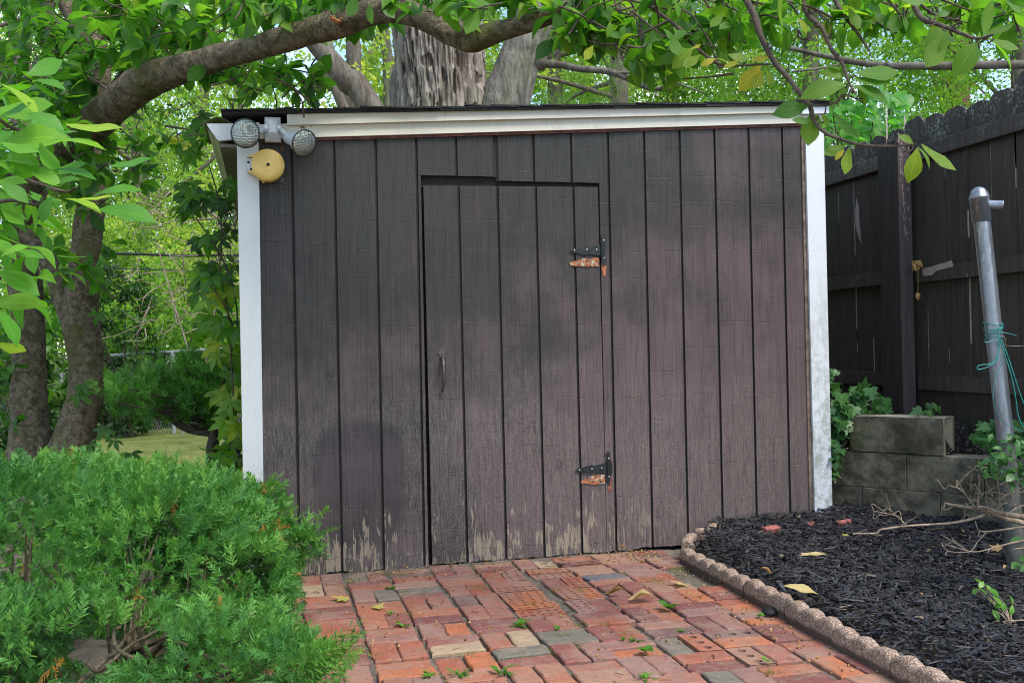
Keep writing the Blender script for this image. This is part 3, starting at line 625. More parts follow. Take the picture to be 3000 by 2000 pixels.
g.prism(pp([(530,240),(570,300),(622,382),(585,405),(590,465),(480,465),(480,405),(440,385),(500,295)], 1220, 980, sc, -.007), (0, .004, 0)); g.prism(pp([(475,1200),(605,1200),(540,1335)], 1220, 980, sc, -.007), (0, .004, 0))
c0, c1 = pp([(545,470),(535,1205)], 1220, 980, sc, 0); st = []
for k in range(15):
    f = k/14; c = c0+(c1-c0)*f; st.append((c[0], -.006-.042*math.sin(math.pi*min(1, f*1.03))**.6, c[2], .0115*(1-.45*f)))
V = [];
for x, y, z, w_ in st: V += [(x-w_, y+.002, z), (x, y-.002, z), (x+w_, y+.002, z), (x, y+.005, z)]
g.grid(np.array(V), 15, 4, 0, True)
for q in pp([(535,300),(530,405),(540,1235)], 1220, 980, sc, -.009): dome(g, q, .004, 0)
g.build('handle', M['brownmetal'], door)
# ------------------------------------------------------------------ twin floodlight
def PH(x, y, y0): return WP(x/S_, y/S_, y0)
fl = thing('twin_floodlight', (-.085, -.03, 2.1), 'white twin-head outdoor floodlight fixed under the roof edge at the left corner of the shed', 'floodlight')
def Z1(a, b, y): return PH(600+a/5.2275, 300+b/5.2275, y)
g = Geo(); o4 = [Z1(*p, -.052) for p in ((915, 225), (1158, 232), (1168, 605), (922, 600))]; i4 = [Z1(*p, -.088) for p in ((985, 330), (1085, 330), (1085, 455), (985, 452))]
b4 = [p+np.array([0, .03, 0]) for p in o4]; V = np.array(b4+o4+i4); F = [[k, (k+1) % 4, 4+(k+1) % 4, 4+k] for k in range(4)]+[[4+k, 4+(k+1) % 4, 8+(k+1) % 4, 8+k] for k in range(4)]+[[8, 9, 10, 11]]
g.add(V, F); dome(g, Z1(1042, 548, -.064), .006, 1); g.box(Z1(1000, 480, -.072), Z1(1080, 520, -.05), 1); g.build('mounting_box', [M['lampwhite'], M['screw']], fl)
def lamp(face, ax, R, joint, side):
    ax = np.array(ax, float); ax /= np.linalg.norm(ax); face = np.array(face)
    g = Geo(); back = face-ax*.085
    g.lathe([(R, -.0), (R*1.015, -.006), (R*.97, -.014), (R*.80, -.04), (R*.56, -.066), (R*.5, -.085), (R*.5, -.13), (R*.44, -.138), (.004, -.14)], face, ax, 28, 0, False)
    g.lathe([(R*1.0, -.003), (R*1.045, -.002), (R*1.045, .003), (R*.97, .004)], face, ax, 28, 1, False)
    g.tube([back-ax*.045, joint], [.012, .011], 10, 0); g.lathe([(.014, -.012), (.018, -.008), (.018, .008), (.014, .012)], joint, (1, 0, .1), 14, 0)
    g.lathe([(.006, -.02), (.006, .02)], joint, (0, 1, 0), 8, 2)
    h = g.build('lamp_head', [M['lampwhite'], M['lamprim'], M['screw']], fl)
    g = Geo(); g.lathe([(R*.97, .0), (R*.9, .006), (R*.6, .014), (R*.3, .018), (.0005, .019)], face, ax, 28, 0, False); g.build('lens', M['lens'], h)
lamp(Z1(622, 475, -.17), (-.22, -1, -.12), .066, Z1(940, 400, -.068), -1)
lamp(Z1(1520, 628, -.19), (.50, -.80, -.36), .064, Z1(1140, 400, -.068), 1)
# ------------------------------------------------------------------ clothesline reel
rl = thing('clothesline_reel', (-.114, -.05, 1.91), 'round faded yellow clothesline reel on a white bracket below the floodlight', 'reel')
c = Z1(970, 970, -.07); Rr = .0765
g = Geo(); g.lathe([(Rr*.93, .04), (Rr, .034), (Rr*1.01, .0), (Rr, -.018), (Rr*.95, -.026), (Rr*.6, -.029), (.0005, -.030)], c, (0, 1, 0), 48, 0, False)
g.prism([Z1(*p, -.06) for p in ((650, 830), (860, 750), (900, 790), (760, 845))], (0, .03, 0)); g.prism([Z1(*p, -.06) for p in ((645, 1050), (770, 1045), (905, 1170), (870, 1190))], (0, .03, 0))
g.lathe([(.0065, -.0), (.0065, .02)], Z1(898, 1210, -.06), (0, 1, 0), 10, 0)
g.build('housing', M['yellow'], rl)
g = Geo(); g.lathe([(.0075, -.004), (.0075, .006)], c+np.array([0, -.031, 0]), (0, 1, 0), 12, 0); g.build('hub', M['dark'], rl)
g = Geo(); g.prism([Z1(*p, -.045) for p in ((640, 860), (770, 855), (770, 1050), (648, 1050))], (0, .02, 0)); 
for p in ((668, 918), (708, 1023)): g.lathe([(.0055, 0), (.0055, .003)], Z1(*p, -.0475), (0, 1, 0), 10, 1)
g.build('bracket', [M['lampwhite'], M['dark']], rl)
a = np.linspace(0, 5.2, 14); q = Z1(1192, 1195, -.03); g = Geo(); g.tube([q+np.array([math.cos(t)*.007, -.002*k/3, math.sin(t)*.007]) for k, t in enumerate(a)]+[Z1(1130, 1215, -.005)], .0013, 6, 0); g.build('line_hook', M['screw'], rl)
# ------------------------------------------------------------------ board fence
XF = 3.73
fn = thing('board_fence', (3.74, .0, .6), 'tall dark brown wooden board fence with lichen along its uneven top, right of the shed', 'fence')
g = Geo(); y = 2.3; k = 0
while y > -2.6:
    wd = .178; ztp = 2.425+rng.normal(0, .012)+.012*math.sin(k*1.3); xo = XF+.021+rng.normal(0, .002); y0 = y-wd
    n = 9; P = [(xo, y0, .42), (xo, y, .42)]
    P = [(xo, y, .42)]+[(xo, y-wd*t, ztp-.035*abs(2*t-1)**3+rng.normal(0, .004)) for t in np.linspace(0, 1, n)]+[(xo, y0, .42)]
    g.prism(P, (.018, 0, 0), 0)
    for _ in range(rng.integers(1, 4)):
        z0 = rng.uniform(.6, 2.2); h_ = rng.uniform(.06, .5); e_ = rng.uniform(.001, .0026); g.prism([(xo-.0006, y0-.0005, z0), (xo-.0006, y0+e_, z0+h_*.3), (xo-.0006, y0+e_*.7, z0+h_*.8), (xo-.0006, y0-.0005, z0+h_)], (.01, 0, 0), 1)  # pale seam strips paint the slivers of light between boards
    y -= .1842+abs(rng.normal(0, .0008)); k += 1
g.build('board', [M['fence'], M['peel_gaplight']], fn)
for zb, h in ((2.165, .089), (1.425, .088), (.775, .088)):
    g = Geo(); zz = zb
    for (y0, y1, dz) in ((2.3, .47, .012), (.33, -2.6, 0)): g.bbox((XF-.02, y1, zz+dz), (XF+.018, y0, zz+dz+h), .003)
    g.build('rail', M['rail'], fn)
g = Geo(); g.bbox((3.615, .345, .45), (3.707, .545, 2.31), .004, 0); fp = g.build('post', M['post'], fn)
g = Geo(); g.box((3.617, .3425, .45), (3.705, .3465, 2.308), 1)
for k in range(75):
    z = 2.3-rng.random()**1.6*.62; x = rng.uniform(3.622, 3.700); wd = rng.uniform(.002, .006); h = rng.uniform(.006, .045)
    if rng.random() < .5: x = 3.62+.02*rng.random()+(2.3-z)*.05
    x = min(x, 3.698)
    g.prism([(x, .3418, z), (x+wd*.6, .3418, z+h*.2), (x+wd, .3418, z+h), (x+wd*.3, .3418, z+h*1.25), (x-wd*.4, .3418, z+h*.5)], (0, .0008, 0))
g.build('post_face', [M['peel_gaplight'], M['postfront']], fp)
g = Geo(); q = [XP(*p, XF+.0195) for p in ((1967, 455), (1972, 475), (1975, 520), (1978, 560), (1972, 545), (1965, 520), (1964, 490))]; g.prism(q, (.002, 0, 0)); g.build('bare_wood_patch', M['peel_gaplight'], fn); g = Geo()
q = [XP(*p, XF-.0215) for p in ((2117, 617), (2140, 612), (2185, 598), (2190, 612), (2150, 622), (2140, 632), (2120, 634))]; g.prism(q, (.002, 0, 0)); g.build('bare_wood_patch', M['peel_gaplight'], fn)
g = Geo(); q = XP(2108, 612, XF-.06)
for k in range(5): g.inst(np.array([[-.5,0,0],[.5,0,.2],[.6,1,0],[-.4,.9,.3]])*.05, np.array([[0,1,2,3]]), q[None]+rng.normal(0, .012, (1, 3)), frames(rdir(1), rdir(1)), 1, .6)
g.tube([q+[0, 0, -.02], q+[.0, 0, -.1], q+[-.005, 0, -.16]], .0015, 5, 0); g.lathe([(.001, .02), (.014, .01), (.016, -.01), (.002, -.03)], q+[-.004, 0, -.175], (0, 0, 1), 8, 0)
g.build('dead_leaf', M['dry'], label='curled dead leaf scrap and pod caught beside the fence post', category='dead leaf', group='dead leaves lying about')
# ------------------------------------------------------------------ block wall
A_, B_ = np.array([3.322, -.395]), np.array([2.91, .18]); dv = (B_-A_)/np.linalg.norm(B_-A_); nv = np.array([dv[1], -dv[0]]);
bw = thing('block_wall', (3.2, -.2, .1), 'stained stepped concrete block retaining wall between the shed and the fence', 'wall')
def block(s0, s1, z0, z1, off, dep=.19, mats=0, tint=.5, name='block'):
    c3 = .004; R_ = (np.array([[dv[0], nv[0], 0], [dv[1], nv[1], 0], [0, 0, 1]]), np.array([A_[0], A_[1], 0])); g = Geo()
    n = 12; us = np.linspace(s0, s1, n); zs = np.linspace(z0, z1, 7)
    def face(P3, a, b, m):
        V = np.array(P3); V = V+(fbm(V*28, 11, 3)-.5)[:, None]*.008; g.grid(V@R_[0].T+R_[1], a, b, m, smooth=False)
    face([(u, off, z) for u in us for z in zs], n, 7, 0)
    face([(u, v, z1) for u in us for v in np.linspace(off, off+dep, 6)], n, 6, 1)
    if name == 'cap': pass
    # near end (towards camera), with the half-core groove of a hollow block
    vs = np.array([0, .03, .045, .075, .105, .13, .16, .19]); dp = np.array([0, 0, .022, .03, .03, .022, 0, 0]); V = np.array([(s0+d_, off+v, z) for v, d_ in zip(vs, dp) for z in zs]); V = V+(fbm(V*28, 12, 3)-.5)[:, None]*.006
    g.grid(V@R_[0].T+R_[1], 8, 7, 1, smooth=False)
    face([(s1, v, z) for v in np.linspace(off+dep, off, 5) for z in zs], 5, 7, 0)
    g.build('block', [M['block'], M['blocktop']], bw)
block(.0, .50, .466, .662, .0); block(.52, .80, .47, .655, .09)
block(.585, .90, .28, .505, -.03); block(.20, .578, .272, .459, .002); block(-.19, .193, .272, .459, .004); block(-.62, -.197, .272, .45, .006)
block(.44, .88, -.06, .265, .004); block(.03, .433, -.06, .265, .0); block(-.40, .023, -.06, .265, .006); block(-.85, -.407, -.06, .265, .004)
# terrace of soil behind the wall, up to the fence
g = Geo(); us = np.linspace(-2.2, 1.6, 50); vs = np.linspace(.10, 1.9, 20); V = []
for u in us:
    for v in vs:
        p = A_+dv*u+nv*v; z = .60 if u > -.02 else .60-.26*min(1, (-.02-u)/.06)
        if v < .2 and u < -.02: z = min(z, .40)
        if v >= .2 and u < -.02: z = .40+.14*min(1, (v-.2)/.3)
        V.append((p[0], p[1], z+(rng.random()-.5)*.015))
g.grid(np.array(V), 50, 20); g.build('terrace', M['darksoil'], kind='structure')
# ------------------------------------------------------------------ leaf templates
def leaf_t(wd=.45, fold=.12, curl=.15, tipp=1.25, n=6, peak=.55, wav=.0):
    V = []; uv = []
    for k in range(n+1):
        t = k/n; w_ = wd/2*(math.sin(math.pi*min(1, t**(math.log(.5)/math.log(peak))))**.8 if 0 < t < 1 else .012)
        y = t if t < 1 else 1.0; z = -curl*(t-.35)**2*2; ww = wav*math.sin(t*11)
        V += [(-w_, y, z+fold*w_*2+ww), (0, y, z), (w_, y, z+fold*w_*2-ww)]; uv += [(0, t), (.5, t), (1, t)]
    if tipp: V[-3:] = [(-.004, 1.04, V[-2][2]-.02), (0, 1.06, V[-2][2]-.02), (.004, 1.04, V[-2][2]-.02)]
    F = []
    for k in range(n):
        a = 3*k; F += [[a, a+1, a+4, a+3], [a+1, a+2, a+5, a+4]]
    return np.array(V), np.array(F), np.array(uv)
MAGT = [leaf_t(.52, .08, .15, peak=.6, wav=.008), leaf_t(.48, .2, .35, peak=.6, wav=.012), leaf_t(.56, .02, -.1, peak=.61, wav=.014), leaf_t(.44, .3, .5, peak=.6)]
OVAL = [leaf_t(.5, .15, .3, n=4, peak=.5), leaf_t(.55, .05, .1, n=4, peak=.48)]
def put_leaves(g, T, P, d, n, Sc, tint, m=0, sm=True):
    ch = rng.integers(0, len(T), len(P)); Rf = frames(d, n); Sc = np.broadcast_to(Sc, (len(P),)); tint = np.broadcast_to(tint, (len(P),))
    for i, t in enumerate(T):
        q = ch == i
        if q.any(): g.inst(t[0], t[1], P[q], Rf[q], Sc[q], tint[q], m, t[2], sm)
DIAM = (np.array([[0, 0, 0], [.28, .45, .05], [0, 1, -.05], [-.28, .45, .05]]), np.array([[0, 1, 2, 3]]))
def maple_t():
    pts = [(0, 0), (.2, .05), (.5, .1), (.35, .3), (.62, .55), (.3, .52), (.16, .6), (0, 1), (-.16, .6), (-.3, .52), (-.62, .55), (-.35, .3), (-.5, .1), (-.2, .05)]
    V = np.array([(x, y, -.1*abs(x)) for x, y in pts]+[(0, .35, .05)]); F = np.array([[i, (i+1) % 14, 14] for i in range(14)]); return V, F, V[:, :2]+[.5, 0]
def ivy_t():
    pts = [(0, 0), (.25, -.12), (.55, .05), (.38, .25), (.5, .5), (.22, .5), (0, 1), (-.22, .5), (-.5, .5), (-.38, .25), (-.55, .05), (-.25, -.12)]
    V = np.array([(x, y, .06*abs(x)-.1*y*y) for x, y in pts]+[(0, .3, 0)]); F = np.array([[i, (i+1) % 12, 12] for i in range(12)]); return V, F, V[:, :2]*[.8, 1]+[.5, 0]
MAPLE, IVY = maple_t(), ivy_t()
def heart_t():
    pts = [(0, 0), (.2, -.1), (.42, .0), (.5, .25), (.4, .55), (.2, .8), (0, 1), (-.2, .8), (-.4, .55), (-.5, .25), (-.42, 0), (-.2, -.1)]
    V = np.array([(x, y, .15*abs(x)-.15*y*y) for x, y in pts]+[(0, .35, 0)]); F = np.array([[i, (i+1) % 12, 12] for i in range(12)]); return V, F, V[:, :2]+[.5, 0]
HEART = heart_t()
def palm(g, P, d, n, Sc, tint, nl=5, m=0):        # creeper leaf: nl leaflets from one point
    T = [leaf_t(.36, .12, .3, n=5, peak=.58), leaf_t(.40, .06, .2, n=5, peak=.56)]; Rf = frames(d, n)
    for k in range(nl):
        a = (k-(nl-1)/2)*(3.3/(nl-1)); dl = Rf[:, :, 1]*math.cos(a)+Rf[:, :, 0]*math.sin(a)+rng.normal(0, .16, P.shape)
        put_leaves(g, T, P, dl, Rf[:, :, 2]+rng.normal(0, .12, P.shape), Sc*(1-.14*abs(k-(nl-1)/2)), np.clip(tint+rng.normal(0, .05, len(P)), 0, 1), m)
# ------------------------------------------------------------------ edging blocks
eg0, eg1 = np.array([1.838, -.33]), np.array([1.775, -2.62]); edv = eg1-eg0; el = np.linalg.norm(edv); edv /= el; enm = np.array([-edv[1], edv[0]])
def edge_piece(s0, s1, org, dv_, nm, z0, label, zf=None, sc=.118):
    g = Geo(); n = int((s1-s0)/.008)+2; ss = np.linspace(s0, s1, n); V = []
    base = zf or (lambda s: z0)
    for i, s in enumerate(ss):
        ph_ = (s % sc)/sc; h = base(s)+.018*math.sin(math.pi*ph_**1.25)**.8-.006; e = 0
        if i in (0, n-1): h -= .006; e = .004
        pr = [(-.002+e, -.05), (-.002+e, h-.016), (.002+e, h-.005), (.008, h), (.032, h+.003), (.046, h-.001), (.051-e, h-.010), (.051-e, -.05)]
        for a, z in pr:
            p = org+dv_*s-nm*(a-.0)*-1*-1 if False else org+dv_*s+nm*a
            V.append((p[0], p[1], z))
    V = np.array(V); V = V+(fbm(V*60, 21, 3)-.5)[:, None]*.006; g.grid(V, n, 8, smooth=True)
    for k in (0, n-1): f = list(range(k*8, k*8+8)); g.add(V[k*8:k*8+8], [list(range(8)) if k else list(range(8))[::-1]])
    g.build('edging_block', M['edger'], label=label, category='edging block', group='scalloped edging blocks along the mulch bed')
sl_ = .118*3; names = ['butting the corner by the shed wall', 'second out from the shed wall corner', 'third out, level with the long yellow leaf', 'fourth from the shed with a yellow leaf leaning on it', 'fifth from the shed, mossy spot on top', 'sixth from the shed, close to the lower frame edge', 'nearest to the camera, cut by the bottom of the frame']
for k in range(7):
    edge_piece(k*sl_+.0015, (k+1)*sl_-.0015, eg0+rng.normal(0, .003, 2), edv, enm, .068+rng.normal(0, .003), 'pinkish scalloped concrete edging block '+names[k])
b0, b1 = np.array([1.86, -.30]), np.array([2.19, .0]); bd = (b1-b0)/np.linalg.norm(b1-b0)
edge_piece(.0, .215, b0, bd, np.array([bd[1], -bd[0]]), .08, 'mossy scalloped edging block angled back from the corner towards the shed wall', zf=lambda s: .108+.06*s)
edge_piece(.222, .36, b0+[.02, -.015], bd, np.array([bd[1], -bd[0]]), .08, 'half buried pale edging block end poking out of the mulch by the wall', zf=lambda s: .108+.06*s)
# ------------------------------------------------------------------ mulch
N = 46000; x = rng.uniform(1.80, 4.4, N); y = rng.uniform(-3.2, .25, N)
keep = (x > eg0[0]+.052+(y-eg0[1])*.0275) & ~((x < 2.22) & (y > -.32+(x-1.86)*.9)) & ~((y > -.012) & (x < 2.9))
pr = (np.c_[x, y]-A_); u_ = pr@dv; v_ = pr@nv; keep &= (v_ < .01) | (u_ < -.9)
x, y = x[keep], y[keep]; N = len(x)
z = gz(x, y)+fbm(np.c_[x*6, y*6, x*0], 3, 2)*.03+rng.uniform(-.004, .022, N)+.028*np.clip((x-1.84)/.15, 0, 1)
d = np.c_[rng.normal(size=(N, 2)), rng.normal(0, .28, N)]; nn = np.c_[rng.normal(0, .35, (N, 2)), np.ones(N)]
T = np.array([(-.5, -.42, 0), (.45, -.5, .0), (.5, .38, 0), (-.38, .5, 0), (-.3, -.36, .5), (.3, -.4, .6), (.28, .34, .5), (-.3, .4, .4)]); F = np.array([[3, 2, 1, 0], [4, 5, 6, 7], [0, 1, 5, 4], [1, 2, 6, 5], [2, 3, 7, 6], [3, 0, 4, 7]])
g = Geo()
for lo, hi, wv in ((0, .6, .18), (.6, .9, .1), (.9, 1, .34)):
    a, b = int(lo*N), int(hi*N); g.inst(T*[wv, 1, wv*.5], F, np.c_[x, y, z][a:b], frames(d[a:b], nn[a:b]), rng.uniform(.012, .068, b-a)*(1 if hi < .7 else .9), np.clip(rng.beta(1.6, 2.2, b-a)*1.02+(rng.random(b-a) < .03)*.5, 0, 1))
xs = np.arange(1.84, 4.4, .06); ys = np.arange(-3.2, .3, .06); X2, Y2 = np.meshgrid(xs, ys, indexing='ij'); okm = (X2 < 2.2) & (Y2 > -.34+(X2-1.86)*.9)
g.grid(np.c_[X2.ravel(), Y2.ravel(), gz(X2, Y2).ravel()+.012*np.clip((X2.ravel()-1.9)/.1, 0, 1)-.2*okm.ravel()], len(xs), len(ys), 1)
g.build('mulch', [M['mulch'], M['darksoil']], kind='stuff')
# brick fragments in the mulch
for (px_, py_), r, lb in (((2258, 1552), .045, 'broken red brick fragment lying in the mulch by the shed wall'), ((2374, 1537), .028, 'small red brick chip in the mulch beneath the white corner post'), ((2473, 1532), .036, 'red brick chip in the mulch just right of the white corner post')):
    p = GP(*ph(px_, py_), .13); g = Geo(); g.bbox((-r, -r*.6, -r*.5), (r, r*.6, r*.5), .008, 0, (np.eye(3), p)); V = g.V[0]; g.V[0] = V+(fbm(V*40, 3, 2)-.5)[:, None]*.02
    g.build('brick_fragment', M['brickfrag'], label=lb, category='brick fragment', group='brick fragments in the mulch')
# debris: acorn caps, grit, twig crumbs on the patio
g = Geo(); N = 900; x = rng.uniform(-1, 1.82, N); y = np.where(rng.random(N) < .35, rng.uniform(-.3, -.0, N), rng.uniform(-2.4, 0, N)); s = rng.uniform(.002, .007, N)
near_e = rng.random(N) < .25; near_w = rng.random(N) < .3; x = np.where(near_e, rng.uniform(1.62, 1.8, N), x)
oc = np.array([(1, 0, 0), (0, 1, 0), (-1, 0, 0), (0, -1, 0), (0, 0, .9), (0, 0, -.9)]); of = np.array([[0, 1, 4], [1, 2, 4], [2, 3, 4], [3, 0, 4], [1, 0, 5], [2, 1, 5], [3, 2, 5], [0, 3, 5]])
g.inst(oc, of, np.c_[x, y, s*.6+np.maximum(gz(x, y)+.004, .001)], frames(rdir(N), rdir(N)), s, rng.random(N)*.7); N = 260
x = rng.uniform(-.6, 1.82, N); y = np.where(rng.random(N) < .5, rng.uniform(-.25, 0, N), rng.uniform(-2.4, 0, N)); d = np.c_[rng.normal(size=(N, 2)), rng.normal(0, .1, N)]
g.inst(T*[.07, 1, .07], F, np.c_[x, y, np.maximum(gz(x, y)+.006, .005)], frames(d, np.tile([0, 0, 1.], (N, 1))), rng.uniform(.015, .05, N), rng.random(N)*.6); g.build('debris', M['dry'], kind='stuff')
# moss tufts in the joints
g = Geo(); N = 2600; cc = np.c_[rng.uniform(-.5, 1.8, 60), rng.uniform(-2.4, -.1, 60)]; k = rng.integers(0, 60, N); P = np.c_[cc[k]+rng.normal(0, .02, (N, 2)), np.full(N, -.004)]
g.inst(np.array([[-.1, 0, 0], [.1, 0, 0], [0, 1, .2]]), np.array([[0, 1, 2]]), P, frames(np.c_[rng.normal(0, .6, (N, 2)), np.ones(N)], rdir(N)), rng.uniform(.008, .018, N), rng.random(N)); g.build('moss', M['grass'], kind='stuff')
# ------------------------------------------------------------------ metal pole and wire
dP = 4.2; p0, p1, p2 = DP(2251, 470, dP), DP(2310, 1010, dP), DP(2338, 1290, dP-.02)
po = thing('metal_pole', tuple(p2), 'leaning galvanised steel clothesline pole with a domed cap in front of the fence', 'pole')
g = Geo(); r = .0345; ax = (p0-p1)/np.linalg.norm(p0-p1); g.tube([p1, p0], r, 28, 0, straight=True); g.build('shaft', M['galv'], po); g = Geo(); g.tube([p2-[0, 0, .1], p1], r*1.12, 28, 0, straight=True, amp=.04, fr=20); g.build('sleeve', M['pipelow'], po)
g = Geo(); q = p0-ax*.02; g.lathe([(r*1.01, -.055), (r*1.16, -.052), (r*1.16, .045), (r*1.22, .047), (r*1.22, .053), (r*1.12, .057), (r*1.0, .072), (r*.75, .086), (r*.35, .095), (.0005, .097)], q, ax, 28, 0)
sa = np.array([.75, -.62, -.12]); sa /= np.linalg.norm(sa); s0 = q+ax*.02; g.lathe([(.0205, .02), (.0205, .088), (.0215, .09), (.0165, .09), (.0165, .04), (.0005, .04)], s0, sa, 20, 0, False); g.build('cap', M['galv'], po)
g = Geo()
def onp(t, th, rr=r+.003): c = p0+(p1-p0)*t; u = np.cross(ax, [0, 1., 0]); u /= np.linalg.norm(u); v = np.cross(ax, u); return c+(u*math.cos(th)+v*math.sin(th))*rr
tw = lambda y: (y-470)/540
for k in range(5):
    t0 = tw(740+k*9+rng.uniform(-3, 3)); g.tube([onp(t0+.012*math.sin(th+k)+th*.001, th) for th in np.linspace(0, 6.4, 16)], .0021, 6, 0, res=2)
W_ = lambda L_, dd=dP-.06: [DP(*ph(2800+a/1.96, 540+b/1.96), dd) for a, b in L_]
for L_, rr in (([(240, 830), (245, 900), (240, 1000), (190, 1045), (130, 1062), (125, 1045), (150, 1035), (200, 1030), (240, 985), (255, 890)], .0021), ([(250, 850), (300, 855), (350, 870)], .0018), ([(255, 885), (275, 960), (320, 1100), (345, 1230), (360, 1330), (392, 1400)], .0024), ([(262, 890), (290, 960), (330, 1080), (365, 1190), (392, 1260)], .0024),
    ([(275, 1000), (235, 1100), (215, 1200), (240, 1320), (300, 1380), (392, 1420)], .0014), ([(165, 905), (185, 905), (250, 890)], .0018), ([(235, 820), (262, 845), (240, 870), (262, 900)], .0021)): g.tube(W_(L_), rr, 6, 0, res=5)
g.tube(W_([(270, 860), (288, 900), (290, 925), (392, 927)]), .0012, 5, 1)
g.build('wire', [M['wire'], M['palewood']], label='green wire wound and knotted around the leaning metal pole', category='wire')
# ------------------------------------------------------------------ magnolia
mag = thing('magnolia_tree', tuple(GP(120, 1090)), 'multi-stemmed magnolia left of the shed whose thick limb arches over the roof', 'tree')
def TP(L_): return np.array([DP(x, y, d) for x, y, d, r in L_]), np.array([r for *_, r in L_])
def bd_(amp, s, fr=7): return lambda th, P, D: amp*(fbm((P[:, None]*fr+D*1.6).reshape(-1, 3), s, 3).reshape(th.shape)-.5)
g = Geo()
for L_ in ([(75, 1190, 6.35, .20), (72, 1060, 6.35, .155), (68, 960, 6.35, .118), (66, 850, 6.35, .105), (64, 740, 6.35, .10), (56, 620, 6.35, .108), (48, 530, 6.3, .115), (62, 440, 6.2, .11), (100, 370, 6.1, .105)],
           [(150, 1190, 6.1, .19), (155, 1080, 6.1, .15), (175, 990, 6.1, .118), (196, 900, 6.1, .108), (196, 820, 6.1, .105), (186, 740, 6.1, .11), (190, 650, 6.1, .098), (200, 550, 6.15, .088), (210, 450, 6.2, .082), (216, 350, 6.25, .08), (226, 240, 6.3, .078), (226, 150, 6.3, .078), (204, 80, 6.3, .074), (160, 15, 6.3, .07), (120, -50, 6.3, .06)],
           [(182, 765, 6.1, .07), (160, 715, 6.12, .068), (135, 655, 6.15, .066), (100, 590, 6.2, .07), (65, 520, 6.3, .08)]):
    P, r = TP(L_); g.tube(P, r, 26, res=7, disp=bd_(.03, 31))
mt_ = g.build('trunk', M['bark_mag'], mag)
g = Geo(); P, r = TP([(95, 380, 6.1, .105), (150, 335, 5.9, .102), (210, 290, 5.6, .098), (270, 238, 5.3, .094), (330, 190, 5.1, .092), (400, 163, 4.9, .073), (500, 133, 4.6, .060), (600, 108, 4.4, .055), (700, 78, 4.2, .053), (780, 54, 4.1, .063), (850, 30, 4.05, .051), (920, 26, 4.0, .050), (990, 52, 3.95, .044), (1045, 82, 3.9, .044), (1085, 92, 3.88, .050), (1150, 72, 3.85, .040), (1230, 48, 3.8, .036), (1300, 12, 3.75, .038), (1345, -30, 3.7, .04), (1450, -90, 3.6, .035)])
g.tube(P, r, 24, res=7, disp=bd_(.022, 41, 9)); P, r = TP([(900, 25, 4.0, .06), (925, -20, 4.0, .05), (950, -80, 4.1, .045)]); g.tube(P, r, 14, disp=bd_(.015, 4))
q = DP(1072, 100, 3.86); g.tube([q, q+np.array([-.005, -.01, -.035])], [.042, .008], 12)
q = DP(333, 180, 5.02); g.tube([q+[0, .03, 0], q+[-.012, -.055, -.01], q+[-.014, -.07, -.012]], [.055, .048, .03], 14, amp=.2)
g.tube([DP(1290, 20, 3.74), DP(1312, 52, 3.7), DP(1318, 62, 3.69)], [.03, .018, .012], 10); limb = g.build('limb', M['bark_mag'], mag)
g = Geo(); q = DP(775, 50, 4.02)
for k in range(9): a = rng.uniform(-1, 1); g.tube([q+[a*.03, 0, .0+abs(a)*.01], q+[a*.045, -.035, -.01+abs(a)*.045+rng.normal(0, .008)]], [.012, .003], 6, amp=.3)
g.build('broken_stub', M['orangecut'], limb)
